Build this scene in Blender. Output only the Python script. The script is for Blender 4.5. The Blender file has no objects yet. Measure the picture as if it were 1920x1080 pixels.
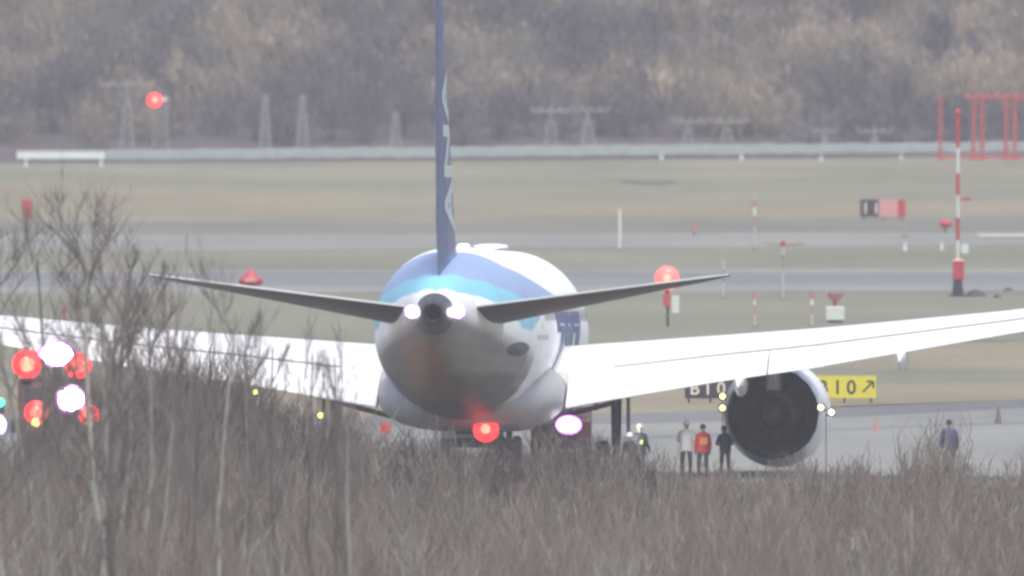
import bpy, bmesh, math, random
import numpy as np
from mathutils import Vector, Matrix, noise as mnoise

random.seed(7)
RNG = np.random.default_rng(11)
sc = bpy.context.scene
COL = sc.collection
R = math.radians

# ------------------------------------------------------------------ camera
F = 47560.0           # focal length in photo pixels (1920 wide)
YH = -231.0           # row of the horizon in the photo
HC = 21.0             # camera height above the airfield
cam = bpy.data.objects.new('camera', bpy.data.cameras.new('camera'))
COL.objects.link(cam)
cam.location = (0, 0, HC)
cam.rotation_euler = (R(90) - math.atan((540 - YH) / F), 0, 0)
cam.data.sensor_width = 36
cam.data.lens = 36 * F / 1920
cam.data.clip_start = 1.0
cam.data.clip_end = 9000
cam.data.dof.use_dof = True
cam.data.dof.focus_distance = 884
cam.data.dof.aperture_fstop = cam.data.lens / 1000 / 0.34
sc.camera = cam

# ------------------------------------------------------------------ sky, sun, exposure
SUN_EL, SUN_AZ = 66, 165       # azimuth: degrees clockwise from +Y
w = bpy.data.worlds.new('World'); sc.world = w; w.use_nodes = True
nt = w.node_tree
sky = nt.nodes.new('ShaderNodeTexSky'); sky.sky_type = 'NISHITA'; sky.sun_disc = False
sky.sun_elevation = R(SUN_EL); sky.sun_rotation = R(SUN_AZ)
sky.air_density = 1.0; sky.dust_density = 4.0; sky.ozone_density = 1.0
bg = nt.nodes['Background']; bg.inputs['Strength'].default_value = 0.12
nt.links.new(sky.outputs[0], bg.inputs[0])
sun = bpy.data.objects.new('sun', bpy.data.lights.new('sun', 'SUN'))
COL.objects.link(sun)
sun.data.energy = 1.5; sun.data.angle = R(25); sun.data.color = (1.0, 0.955, 0.85)
sun.rotation_euler = (R(90 - SUN_EL), 0, R(180 - SUN_AZ))
vs = sc.view_settings
vs.view_transform = 'Standard'; vs.look = 'None'; vs.gamma = 1; vs.exposure = 0.95
vs.use_curve_mapping = False
sc.cycles.filter_width = 2.9
sc.cycles.max_bounces = 6
sc.cycles.volume_bounces = 0

# ------------------------------------------------------------------ placing helpers
def G(x, y, z=0.0):
    """point at height z seen at photo pixel x,y"""
    s = (y - YH) / (HC - z)
    return Vector(((x - 960) / s, F / s, z))
def D(x, y, d):
    """point at distance d seen at photo pixel x,y"""
    s = F / d
    return Vector(((x - 960) / s, d, HC - (y - YH) / s))

# ------------------------------------------------------------------ materials
MATS = {}
def mat(name, col, rough=0.7, metal=0.0, var=0.12, scale=3.0, emit=None, stretch=None, coat=0.0, col2=None):
    if name in MATS: return MATS[name]
    m = bpy.data.materials.new(name); m.use_nodes = True
    n = m.node_tree; b = n.nodes['Principled BSDF']
    b.inputs['Roughness'].default_value = rough; b.inputs['Metallic'].default_value = metal
    if coat: b.inputs['Coat Weight'].default_value = coat; b.inputs['Coat Roughness'].default_value = 0.12
    tc = n.nodes.new('ShaderNodeTexCoord'); mp = n.nodes.new('ShaderNodeMapping')
    n.links.new(tc.outputs['Object'], mp.inputs[0])
    if stretch: mp.inputs['Scale'].default_value = stretch
    nz = n.nodes.new('ShaderNodeTexNoise'); nz.inputs['Scale'].default_value = scale; nz.inputs['Detail'].default_value = 6
    nz.inputs['Roughness'].default_value = 0.65
    n.links.new(mp.outputs[0], nz.inputs['Vector'])
    rp = n.nodes.new('ShaderNodeValToRGB'); rp.color_ramp.elements[0].position = 0.3; rp.color_ramp.elements[1].position = 0.7
    c1 = [c * (1 - var) for c in col]; c2 = [min(1, c * (1 + var)) for c in (col2 or col)]
    rp.color_ramp.elements[0].color = (*c1, 1); rp.color_ramp.elements[1].color = (*c2, 1)
    n.links.new(nz.outputs['Fac'], rp.inputs[0]); n.links.new(rp.outputs[0], b.inputs['Base Color'])
    if emit:
        b.inputs['Emission Color'].default_value = (*emit[0], 1); b.inputs['Emission Strength'].default_value = emit[1]
    MATS[name] = m
    return m
def attr_mat(name, rough=0.8, coat=0.0, var=0.1, scale=4.0):
    """paint or bark whose own colour is stored per point"""
    if name in MATS: return MATS[name]
    m = bpy.data.materials.new(name); m.use_nodes = True
    n = m.node_tree; b = n.nodes['Principled BSDF']; b.inputs['Roughness'].default_value = rough
    if coat: b.inputs['Coat Weight'].default_value = coat; b.inputs['Coat Roughness'].default_value = 0.1
    a = n.nodes.new('ShaderNodeAttribute'); a.attribute_name = 'paint'
    tc = n.nodes.new('ShaderNodeTexCoord'); nz = n.nodes.new('ShaderNodeTexNoise'); nz.inputs['Scale'].default_value = scale
    n.links.new(tc.outputs['Object'], nz.inputs['Vector'])
    mr = n.nodes.new('ShaderNodeMapRange'); mr.inputs['To Min'].default_value = 1 - var; mr.inputs['To Max'].default_value = 1 + var
    n.links.new(nz.outputs['Fac'], mr.inputs['Value'])
    mx = n.nodes.new('ShaderNodeVectorMath'); mx.operation = 'SCALE'
    n.links.new(a.outputs['Color'], mx.inputs[0]); n.links.new(mr.outputs[0], mx.inputs['Scale'])
    n.links.new(mx.outputs[0], b.inputs['Base Color'])
    MATS[name] = m
    return m

WHITE = mat('white_paint', (0.80, 0.81, 0.82), 0.35, var=0.02, scale=1.5, coat=0.3)
GREYP = mat('grey_paint', (0.40, 0.40, 0.42), 0.4, var=0.06)
STABM = mat('stabilizer_shade', (0.05, 0.032, 0.04), 0.5, var=0.08)  # underside shade darkened into the colour
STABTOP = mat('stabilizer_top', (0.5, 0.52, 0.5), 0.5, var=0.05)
DARKM = mat('dark_metal', (0.045, 0.045, 0.055), 0.45, 0.5)
DUCT = mat('duct_dark', (0.015, 0.02, 0.024), 0.6, 0.2)
COREM = mat('core_metal', (0.10, 0.09, 0.08), 0.45, 0.7)
RUBBER = mat('rubber', (0.02, 0.02, 0.022), 0.8)
RED = mat('red_paint', (0.42, 0.04, 0.05), 0.55, var=0.15)
FADED = mat('faded_red', (0.55, 0.27, 0.26), 0.6, var=0.1)
BOXW = mat('box_white', (0.55, 0.60, 0.55), 0.5, var=0.06)
GALV = mat('galvanised', (0.33, 0.39, 0.38), 0.5, 0.1, var=0.12, scale=1.2)
PALEST = mat('pale_steel', (0.235, 0.25, 0.24), 0.6, var=0.1)
BLACKP = mat('sign_black', (0.03, 0.025, 0.035), 0.5)
YELLOW = mat('sign_yellow', (0.62, 0.55, 0.05), 0.45, var=0.05)
CREAM = mat('sign_cream', (0.65, 0.6, 0.52), 0.45, var=0.05)
L_RED = mat('lamp_red', (0.8, 0.02, 0.02), 0.3, emit=((1.0, 0.014, 0.016), 3.0))
L_REDC = mat('lamp_red_core', (0.9, 0.2, 0.1), 0.3, emit=((1.0, 0.10, 0.065), 3.2))
L_WHITE = mat('lamp_white', (0.9, 0.9, 0.9), 0.3, emit=((1.0, 0.97, 1.0), 40.0))
L_LILAC = mat('lamp_halo', (0.8, 0.5, 0.9), 0.3, emit=((0.62, 0.14, 0.85), 1.9))  # purple halo of the white lamps, built as a glowing ring
L_AMBER = mat('lamp_amber', (0.9, 0.7, 0.1), 0.3, emit=((1.0, 0.82, 0.16), 4.0))
L_GREEN = mat('lamp_green', (0.1, 0.8, 0.4), 0.3, emit=((0.05, 0.8, 0.35), 1.5))
L_BLUE = mat('lamp_blue', (0.3, 0.3, 0.9), 0.3, emit=((0.45, 0.42, 1.0), 2.0))

# ------------------------------------------------------------------ mesh builder
class MB:
    def __init__(s): s.v = []; s.f = []; s.m = []
    def add(s, vs_, fs, mi=0):
        o = len(s.v); s.v += [tuple(p) for p in vs_]; s.f += [tuple(i + o for i in f) for f in fs]; s.m += [mi] * len(fs)
    def box(s, c, d, mi=0, rz=0, bev=0.0, top=1.0):
        x, y, z = [q / 2 for q in d]; P = []
        for k, (zz, sc_) in enumerate(((-z, 1), (z, top))):
            for (a, b) in ((-1, -1), (1, -1), (1, 1), (-1, 1)):
                px, py = a * x * sc_, b * y * sc_
                P.append((c[0] + px * math.cos(rz) - py * math.sin(rz), c[1] + px * math.sin(rz) + py * math.cos(rz), c[2] + zz))
        s.add(P, [(0, 3, 2, 1), (4, 5, 6, 7), (0, 1, 5, 4), (1, 2, 6, 5), (2, 3, 7, 6), (3, 0, 4, 7)], mi)
    def tube(s, pts, rad, n=8, mi=0, cap=True):
        pts = [Vector(p) for p in pts]
        if not hasattr(rad, '__len__'): rad = [rad] * len(pts)
        rings = []
        up = None
        for i, p in enumerate(pts):
            t = (pts[min(i + 1, len(pts) - 1)] - pts[max(i - 1, 0)]).normalized()
            if up is None: up = t.orthogonal().normalized()
            up = (up - t * up.dot(t)).normalized(); sd = t.cross(up)
            rings.append([p + (up * math.cos(2 * math.pi * k / n) + sd * math.sin(2 * math.pi * k / n)) * rad[i] for k in range(n)])
        s.loft(rings, mi, cap)
    def loft(s, rings, mi=0, cap=True, closed=True):
        n = len(rings[0]); P = [p for r in rings for p in r]; fs = []
        for i in range(len(rings) - 1):
            for k in range(n if closed else n - 1):
                a = i * n + k; b = i * n + (k + 1) % n
                fs.append((a, b, b + n, a + n))
        if cap and closed:
            fs.append(tuple(range(n - 1, -1, -1))); o = (len(rings) - 1) * n; fs.append(tuple(o + k for k in range(n)))
        s.add(P, fs, mi)
    def ball(s, c, r, mi=0, n=14, m=8, sc_=(1, 1, 1)):
        c = Vector(c); rings = []
        for i in range(m + 1):
            a = math.pi * (i / m) ; rr = max(1e-4, math.sin(a)) * r; z = -math.cos(a) * r
            rings.append([c + Vector((rr * math.cos(2 * math.pi * k / n) * sc_[0], rr * math.sin(2 * math.pi * k / n) * sc_[1], z * sc_[2])) for k in range(n)])
        s.loft(rings, mi)
    def disc(s, c, r, th=0.05, mi=0, n=20, sx=1.0):
        """disc facing -Y (towards the camera side)"""
        c = Vector(c)
        rings = []
        for (yy, rr) in ((th, r * 0.9), (th * 0.5, r), (0, r * 0.94), (-th * 0.5, r * 0.6)):
            rings.append([c + Vector((rr * sx * math.cos(2 * math.pi * k / n), yy, rr * math.sin(2 * math.pi * k / n))) for k in range(n)])
        s.loft(rings, mi)
    def build(s, name, mats, parent=None, smooth=False, loc=None):
        me = bpy.data.meshes.new(name); me.from_pydata(s.v, [], s.f)
        if not isinstance(mats, (list, tuple)): mats = [mats]
        for m in mats: me.materials.append(m)
        if len(mats) > 1: me.polygons.foreach_set('material_index', s.m)
        bm = bmesh.new(); bm.from_mesh(me); bmesh.ops.recalc_face_normals(bm, faces=bm.faces); bm.to_mesh(me); bm.free()
        if smooth:
            me.polygons.foreach_set('use_smooth', [True] * len(me.polygons))
            me.set_sharp_from_angle(angle=R(50))
        o = bpy.data.objects.new(name, me); COL.objects.link(o)
        if parent is not None: o.parent = parent
        if loc is not None: o.location = loc
        return o
def bevel(o, wd, seg=2):
    m = o.modifiers.new('bevel', 'BEVEL'); m.width = wd; m.segments = seg; m.limit_method = 'ANGLE'; m.angle_limit = R(40)
    return o
def thing(name, label, cat, loc=(0, 0, 0), rz=0, group=None):
    o = bpy.data.objects.new(name, None); COL.objects.link(o); o.location = loc; o.rotation_euler = (0, 0, rz)
    o.empty_display_size = 0.3
    o['label'] = label; o['category'] = cat
    if group: o['group'] = group
    return o
def tag(o, label, cat, group=None):
    o['label'] = label; o['category'] = cat
    if group: o['group'] = group
    return o
def dup(root, loc, rz=0, label=None, group=None, scale=None):
    r = root.copy(); COL.objects.link(r); r.location = loc; r.rotation_euler = (0, 0, rz)
    if scale: r.scale = scale
    if label: r['label'] = label
    if group: r['group'] = group
    for ch in list(root.children):
        c = ch.copy(); COL.objects.link(c); c.parent = r
        for g in ch.children:
            d = g.copy(); COL.objects.link(d); d.parent = c
    return r
def np_mesh(name, V, Fq, mats, paint=None, k=4):
    """V (n,3), Fq (m,k) -> object"""
    me = bpy.data.meshes.new(name)
    me.vertices.add(len(V)); me.vertices.foreach_set('co', np.asarray(V, np.float32).ravel())
    nf = len(Fq); me.loops.add(nf * k); me.loops.foreach_set('vertex_index', np.asarray(Fq, np.int32).ravel())
    me.polygons.add(nf); me.polygons.foreach_set('loop_start', np.arange(nf, dtype=np.int32) * k)
    me.polygons.foreach_set('loop_total', np.full(nf, k, np.int32))
    if paint is not None:
        at = me.color_attributes.new('paint', 'FLOAT_COLOR', 'POINT')
        c = np.ones((len(V), 4), np.float32); c[:, :3] = paint; at.data.foreach_set('color', c.ravel())
    me.update(calc_edges=True)
    me.materials.append(mats)
    o = bpy.data.objects.new(name, me); COL.objects.link(o)
    return o
def text_mesh(body, size, mapping, mats, name, parent, maxedge=None, thick=0.0):
    """lettering: font curve -> mesh -> mapping(x,y)->point"""
    cu = bpy.data.curves.new('t', 'FONT'); cu.body = body; cu.size = size; cu.resolution_u = 4; cu.offset = thick
    to = bpy.data.objects.new('t', cu); COL.objects.link(to)
    dg = bpy.context.evaluated_depsgraph_get(); me = bpy.data.meshes.new_from_object(to.evaluated_get(dg))
    bpy.data.objects.remove(to); bpy.data.curves.remove(cu)
    bm = bmesh.new(); bm.from_mesh(me); bmesh.ops.triangulate(bm, faces=bm.faces)
    if maxedge:
        for _ in range(8):
            es = [e for e in bm.edges if e.calc_length() > maxedge]
            if not es: break
            bmesh.ops.subdivide_edges(bm, edges=es, cuts=1); bmesh.ops.triangulate(bm, faces=bm.faces)
    for v in bm.verts: v.co = Vector(mapping(v.co.x, v.co.y))
    bm.to_mesh(me); bm.free(); me.name = name; me.materials.clear(); me.materials.append(mats)
    o = bpy.data.objects.new(name, me); COL.objects.link(o)
    if parent is not None: o.parent = parent
    return o

# ------------------------------------------------------------------ ground
def ground_mat(name, c1, c2, c3, s1=0.05, s2=1.2):
    m = bpy.data.materials.new(name); m.use_nodes = True; n = m.node_tree; b = n.nodes['Principled BSDF']
    b.inputs['Roughness'].default_value = 0.95; b.inputs['Specular IOR Level'].default_value = 0.15
    tc = n.nodes.new('ShaderNodeTexCoord')
    def nz(s_, d, st):
        mp = n.nodes.new('ShaderNodeMapping'); mp.inputs['Scale'].default_value = st
        q = n.nodes.new('ShaderNodeTexNoise'); q.inputs['Scale'].default_value = s_; q.inputs['Detail'].default_value = d
        n.links.new(tc.outputs['Object'], mp.inputs[0]); n.links.new(mp.outputs[0], q.inputs['Vector']); return q
    a = nz(s1, 5, (1, 0.35, 1)); f = nz(s2, 8, (1, 0.12, 1))
    r1 = n.nodes.new('ShaderNodeValToRGB'); e = r1.color_ramp.elements
    e[0].position = 0.38; e[0].color = (*[q * .9 for q in c1], 1); e[1].position = 0.64; e[1].color = (*c2, 1)
    n.links.new(a.outputs['Fac'], r1.inputs[0])
    mx = n.nodes.new('ShaderNodeMix'); mx.data_type = 'RGBA'
    r2 = n.nodes.new('ShaderNodeValToRGB'); r2.color_ramp.elements[0].position = 0.42; r2.color_ramp.elements[1].position = 0.72
    n.links.new(f.outputs['Fac'], r2.inputs[0]); n.links.new(r2.outputs[0], mx.inputs['Factor'])
    n.links.new(r1.outputs[0], mx.inputs['A']); mx.inputs['B'].default_value = (*c3, 1)
    n.links.new(mx.outputs['Result'], b.inputs['Base Color'])
    return m
GRASS = ground_mat('dry_grass', (0.168, 0.166, 0.122), (0.208, 0.198, 0.145), (0.18, 0.18, 0.13))
GRASSG = ground_mat('green_grey_grass', (0.148, 0.154, 0.116), (0.188, 0.183, 0.14), (0.162, 0.166, 0.125))
GRASSD = ground_mat('dark_verge', (0.148, 0.145, 0.126), (0.17, 0.163, 0.142), (0.155, 0.152, 0.132))
ASPH = ground_mat('taxiway_asphalt', (0.155, 0.16, 0.168), (0.185, 0.186, 0.194), (0.168, 0.172, 0.178))
PALEC = ground_mat('pale_concrete', (0.185, 0.195, 0.185), (0.225, 0.23, 0.218), (0.20, 0.205, 0.197))
SHOULD = ground_mat('shoulder_asphalt', (0.13, 0.13, 0.14), (0.16, 0.16, 0.165), (0.14, 0.14, 0.15))
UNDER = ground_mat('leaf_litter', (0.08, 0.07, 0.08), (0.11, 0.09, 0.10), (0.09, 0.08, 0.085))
TANG = ground_mat('tan_grass', (0.19, 0.17, 0.118), (0.235, 0.203, 0.142), (0.18, 0.172, 0.125))

def sheet(name, pts, z, m, sub=60, wob=0.0):
    """horizontal sheet between a far edge and a near edge given as lists of (x_px, y_px)"""
    far, near = pts
    b = MB(); n = sub
    X0, X1 = -420.0, 420.0
    def edge(e, X):
        P = [G(*q) for q in e]
        if X <= P[0].x: i = 0
        elif X >= P[-1].x: i = len(P) - 2
        else: i = next(k for k in range(len(P) - 1) if P[k].x <= X <= P[k + 1].x)
        a, c = P[i], P[i + 1]; t = (X - a.x) / (c.x - a.x)
        t = max(-1.5, min(2.5, t)) if (X < P[0].x or X > P[-1].x) else t
        return a.y + (c.y - a.y) * t
    ra, rb = [], []
    for k in range(n + 1):
        u = k / n * 2 - 1; X = math.copysign(abs(u) ** 1.7, u) * X1
        w1 = wob * mnoise.noise(Vector((X * 0.09, z * 991, 1.3))); w2 = wob * mnoise.noise(Vector((X * 0.11, z * 771, 7.3)))
        ra.append((X, edge(far, X) + w1, z)); rb.append((X, edge(near, X) + w2, z))
    b.add(rb + ra, [(k, k + 1, k + n + 2, k + n + 1) for k in range(n)])
    o = b.build(name, m); o['kind'] = 'structure'; return o
g = MB(); g.add([(-1400, -150, 0), (1400, -150, 0), (1400, 2650, 0), (-1400, 2650, 0)], [(0, 1, 2, 3)])
o = g.build('ground', GRASS); o['kind'] = 'structure'
Z = [0.0]
def nextz(): Z[0] += 0.004; return Z[0]
sheet('verge_grass', ([(0, 414), (1000, 418), (1920, 404)], [(0, 440), (1920, 438)]), nextz(), GRASSD, wob=6)
sheet('tan_grass_band', ([(0, 345), (1000, 385), (1920, 372)], [(0, 402), (1000, 412), (1920, 398)]), nextz(), TANG, wob=14)
sheet('far_taxiway', ([(0, 441), (1920, 436)], [(0, 472), (1920, 458)]), nextz(), PALEC, wob=2)
sheet('infield_grass', ([(0, 472), (1920, 458)], [(0, 512), (1920, 508)]), nextz(), GRASSG, wob=2)
sheet('runway_edge_line', ([(0, 507), (1920, 505)], [(0, 512), (1920, 511)]), nextz(), PALEC)
sheet('middle_taxiway', ([(0, 512), (1920, 511)], [(0, 538), (1920, 536)]), nextz(), ASPH)
sheet('middle_shoulder', ([(0, 538), (1920, 536)], [(0, 549), (1920, 547)]), nextz(), PALEC, wob=2)
sheet('middle_grass', ([(0, 549), (1920, 547)], [(0, 650), (1920, 640)]), nextz(), GRASSG, wob=3)
sheet('near_tan_grass', ([(0, 650), (1920, 640)], [(0, 790), (1260, 776), (1920, 752)]), nextz(), TANG, wob=5)
sheet('green_grass_strip', ([(0, 690), (1920, 692)], [(0, 712), (1920, 722)]), nextz(), GRASSG, wob=9)
sheet('near_shoulder', ([(0, 790), (1260, 776), (1920, 752)], [(0, 812), (1260, 796), (1620, 783), (1920, 767)]), nextz(), SHOULD, wob=1)
sheet('taxiway', ([(0, 812), (1260, 796), (1620, 783), (1920, 767)], [(0, 920), (1920, 915)]), nextz(), PALEC)
sheet('pavement_joint', ([(0, 835), (1260, 820), (1620, 803), (1920, 792)], [(0, 842), (1260, 826), (1620, 808), (1920, 797)]), nextz(), ASPH, wob=0.6)
o = sheet('painted_line', ([(1800, 440), (1960, 439.5)], [(1800, 446), (1960, 446)]), nextz(), mat('line_paint', (0.36, 0.34, 0.29), 0.8))
# keep only the right-hand run of the painted line
me = o.data; bm = bmesh.new(); bm.from_mesh(me)
bmesh.ops.delete(bm, geom=[f for f in bm.faces if f.calc_center_median().x < G(1800, 443).x], context='FACES'); bm.to_mesh(me); bm.free()

sheet('dark_rail_strip', ([(0, 268), (1920, 266)], [(0, 306), (200, 306), (1920, 293)]), nextz(), UNDER, wob=3)  # dark ground strip between rail and wood
# worn marks on the far grass
def patch(name, x0, y0, x1, y1, m):
    b = MB(); a = G(x0, y0); c = G(x1, y1); cx, cy = (a.x + c.x) / 2, (a.y + c.y) / 2; n = 28; z = nextz()
    P = [(cx + (c.x - a.x) / 2 * math.cos(t) * (1 + .15 * math.sin(3 * t)), cy + (a.y - c.y) / 2 * math.sin(t) * (1 + .1 * math.cos(5 * t)), z) for t in [2 * math.pi * k / n for k in range(n)]]
    b.add(P, [tuple(range(n))]); o = b.build(name, m); o['kind'] = 'structure'
patch('bare_soil_patch', 1165, 338, 1270, 345, GRASSD)
patch('bare_soil_strip', 1436, 455, 1512, 460, mat('bare_soil', (0.25, 0.20, 0.155), 0.9))


# ------------------------------------------------------------------ hillside and its wood
hill_y0 = 1935.0
def hill_z(x, y):
    t = max(0.0, y - hill_y0)
    return -0.3 + t * 0.26 + 2.2 * mnoise.noise(Vector((x * 0.03, y * 0.02, 0))) * min(1, t / 30)
b = MB(); nx, ny = 70, 40
P = [(-700 + 1400 * i / nx, hill_y0 + 420 * (j / ny) ** 1.4, 0) for j in range(ny + 1) for i in range(nx + 1)]
P = [(x, y, hill_z(x, y)) for x, y, _ in P]
b.add(P, [(j * (nx + 1) + i, j * (nx + 1) + i + 1, (j + 1) * (nx + 1) + i + 1, (j + 1) * (nx + 1) + i) for j in range(ny) for i in range(nx)])
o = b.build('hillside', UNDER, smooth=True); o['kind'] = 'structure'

def wood():
    Vs, Fs, Cs = [], [], []; off = 0
    tones = np.array([(0.10, 0.09, 0.105), (0.13, 0.118, 0.12), (0.17, 0.15, 0.135), (0.31, 0.25, 0.19), (0.14, 0.138, 0.118), (0.088, 0.082, 0.098), (0.235, 0.195, 0.155)])
    row = 0; y = hill_y0 + 4.5
    while y < hill_y0 + 70:
        x = -75 + RNG.uniform(0, 3)
        while x < 75:
            px, py = x, y + RNG.uniform(-2, 2)
            zz = hill_z(px, py); h = RNG.uniform(3.2, 6.2) if row > 0 else RNG.uniform(2.5, 4.5); wd = RNG.uniform(1.5, 2.9)
            # tone follows broad stands
            q = mnoise.noise(Vector((px * 0.085, py * 0.10, 3.1))) + 0.35 * mnoise.noise(Vector((px * 0.25, py * 0.2, 9)))
            if row == 0: q -= 0.3
            base = tones[3] if q > 0.24 else tones[6] if q > 0.08 else tones[RNG.choice([1, 2, 4])] if q > -0.12 else tones[RNG.choice([0, 5])]
            n = 620
            # clumps inside the crown
            nc = 16
            cc = RNG.normal(size=(nc, 3)); cc /= np.linalg.norm(cc, axis=1)[:, None]; cc *= RNG.uniform(0.35, 1.0, (nc, 1))
            cc[:, 0] *= wd; cc[:, 1] *= wd; cc[:, 2] = cc[:, 2] * h * 0.42 + h * 0.62
            pick = RNG.integers(0, nc, n); p = cc[pick] + RNG.normal(size=(n, 3)) * np.array([0.42, 0.42, 0.55])
            p[:, 2] = np.abs(p[:, 2])
            tw = RNG.uniform(0, math.pi, n); L = RNG.uniform(0.25, 0.8, n); W = RNG.uniform(0.02, 0.06, n)
            ln = np.stack([RNG.normal(0, 0.35, n), RNG.normal(0, 0.35, n), np.ones(n)], 1); ln /= np.linalg.norm(ln, axis=1)[:, None]
            sd = np.stack([np.cos(tw), np.sin(tw) * 0.6, np.zeros(n)], 1)
            a = p - ln * L[:, None] / 2; c = p + ln * L[:, None] / 2; wv = sd * W[:, None]
            v = np.stack([a - wv, a + wv, c + wv * 0.5, c - wv * 0.5], 1).reshape(-1, 3) + np.array([px, py, zz])
            col = base[None] * RNG.uniform(0.8, 1.2) * RNG.uniform(0.75, 1.25, (nc,))[pick][:, None]
            Vs.append(v); Fs.append(np.arange(n * 4).reshape(-1, 4) + off); off += n * 4; Cs.append(np.repeat(col, 4, 0))
            # trunk and a few limbs as slim quads crossing
            nl = 7
            for k in range(nl):
                a0 = np.array([px, py, zz]); t = RNG.normal(0, 0.22, 2) if k else np.zeros(2)
                a1 = a0 + np.array([t[0] * h, t[1] * h, h * RNG.uniform(0.7, 1.0)])
                ww = 0.07 if k == 0 else 0.035
                for ax in (np.array([1, 0, 0]), np.array([0, 1, 0])):
                    v = np.array([a0 - ax * ww, a0 + ax * ww, a1 + ax * ww * .3, a1 - ax * ww * .3])
                    Vs.append(v); Fs.append(np.arange(4).reshape(1, 4) + off); off += 4; Cs.append(np.repeat(base[None] * (1.5 if k == 0 else 1.1), 4, 0))
            x += RNG.uniform(1.6, 3.2)
        y += 3.6 + row * 0.25; row += 1
    o = np_mesh('wood', np.concatenate(Vs), np.concatenate(Fs), attr_mat('wood_bark', 0.9, var=0.15, scale=0.6), np.concatenate(Cs))
    o['kind'] = 'stuff'; o['label'] = 'bare leafless wood covering the slope behind the airfield'; o['category'] = 'wood'
wood()

# ------------------------------------------------------------------ airliner
YAW = -2.9; PITCH = 1.05
PLANE = thing('airliner', 'white airliner with dark blue fin and blue and cyan tail stripes seen from behind', 'airplane', (-1.264, 884, 0))
PLANE.rotation_euler = (R(-PITCH), 0, R(YAW))
TY = 28.0                                   # main gear sits 28 m ahead of the tail end
def LZ(zw, Y): return zw + (Y - TY) * math.tan(R(PITCH))     # height over the ground -> local height
def interp(x, xs, ys): return float(np.interp(x, xs, ys))
FY = [0, 0.25, 0.9, 2, 3.5, 5, 8, 11, 13, 16, 19, 50, 52, 54, 55.4, 56.3, 56.7]
FT = [6.12, 6.22, 6.36, 6.62, 6.93, 7.22, 7.68, 7.95, 8.03, 8.05, 8.05, 8.03, 7.8, 7.2, 6.4, 5.5, 4.7]
FB = [5.40, 5.28, 5.12, 4.80, 4.40, 4.02, 3.38, 2.85, 2.55, 2.22, 2.09, 2.07, 2.15, 2.4, 2.75, 3.3, 3.9]
FW = [0.36, 0.47, 0.60, 0.84, 1.08, 1.32, 1.86, 2.42, 2.72, 2.87, 2.885, 2.885, 2.72, 2.25, 1.65, 0.95, 0.35]
def fus(Y, th):
    t, bo, wd = interp(Y, FY, FT), interp(Y, FY, FB), interp(Y, FY, FW)
    return Vector((wd * math.sin(th), Y - TY, (t + bo) / 2 + (t - bo) / 2 * math.cos(th)))
def fuselage():
    Ys = list(np.arange(0, 3, 0.15)) + list(np.arange(3, 20, 0.22)) + list(np.arange(20, 56.7, 0.4)) + [56.7]
    n = 192; V = []; C = []
    WH = np.array((0.80, 0.81, 0.82)); BL = np.array((0.27, 0.36, 0.58)); CY = np.array((0.22, 0.54, 0.70)); GR = np.array((0.115, 0.112, 0.112)); REFL = np.array((0.30, 0.14, 0.075))
    for Y in Ys:
        for k in range(n):
            a = 2 * math.pi * k / n; th = a if a <= math.pi else a - 2 * math.pi
            p = fus(Y, th); V.append(p); d = abs(math.degrees(th))
            b1 = interp(d, [0, 41, 53, 65, 80, 95], [9.5, 12.8, 23, 33.5, 41, 44]); b2 = interp(d, [0, 40, 60, 70, 90], [3.8, 5.6, 9.0, 12.5, 16]); b3 = interp(d, [0, 45, 60, 70, 90], [1.5, 2.7, 4.4, 6.8, 11])
            c = WH
            if d < (92 if Y < 13 else max(66, 92 - (Y - 13) * 4)):
                if b3 < Y <= b2: c = CY
                elif b2 < Y <= b1: c = BL
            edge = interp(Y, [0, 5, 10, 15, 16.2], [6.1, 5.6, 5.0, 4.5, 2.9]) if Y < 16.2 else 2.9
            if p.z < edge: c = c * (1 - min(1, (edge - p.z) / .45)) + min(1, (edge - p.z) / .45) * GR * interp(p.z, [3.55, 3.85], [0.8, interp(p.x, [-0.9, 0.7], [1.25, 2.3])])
            if Y < 1.25: c = np.array((0.055, 0.05, 0.06))
            if p.z < edge and 2.0 < Y < 12.5:  # brown ground reflection painted onto the rear belly
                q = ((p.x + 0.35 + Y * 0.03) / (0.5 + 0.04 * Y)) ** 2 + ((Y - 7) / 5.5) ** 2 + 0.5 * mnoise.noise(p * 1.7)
                u = max(0, min(1, 1.5 - q)); c = c * (1 - u * .75) + REFL * u * .75
            if min(abs(Y - q_) for q_ in (1.6, 8.6, 13.0, 16.9, 24.2, 32, 40)) < 0.12: c = c * 0.86
            if d > 100: c = c * (0.9 + 0.16 * mnoise.noise(Vector((p.x * 3, p.y * .25, p.z * 3))))
            C.append(c)
    m = len(Ys); Fq = [(i * n + k, i * n + (k + 1) % n, (i + 1) * n + (k + 1) % n, (i + 1) * n + k) for i in range(m - 1) for k in range(n)]
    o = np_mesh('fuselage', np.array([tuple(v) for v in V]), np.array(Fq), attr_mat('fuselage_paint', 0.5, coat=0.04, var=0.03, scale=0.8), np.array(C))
    o.data.polygons.foreach_set('use_smooth', [True] * len(o.data.polygons)); o.parent = PLANE
    return o
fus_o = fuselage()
# nose cap, exhaust
b = MB(); 
b.loft([[Vector((r_ * math.cos(2 * math.pi * k / 24), y_ - TY, 5.76 + r_ * math.sin(2 * math.pi * k / 24))) for k in range(24)] for (y_, r_) in ((0.02, 0.365), (-0.12, 0.30), (-0.05, 0.24), (0.7, 0.2))], cap=False)
b.add([(0.2 * math.cos(2 * math.pi * k / 24), 0.6 - TY, 5.76 + 0.2 * math.sin(2 * math.pi * k / 24)) for k in range(24)], [tuple(range(24))])
b.build('exhaust_cone', DUCT, PLANE, smooth=True)
b = MB(); b.ball((0, 56.3 - TY, 4.8), 0.9, sc_=(1, .7, .9)); b.build('nose_cone', WHITE, PLANE, smooth=True)
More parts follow.
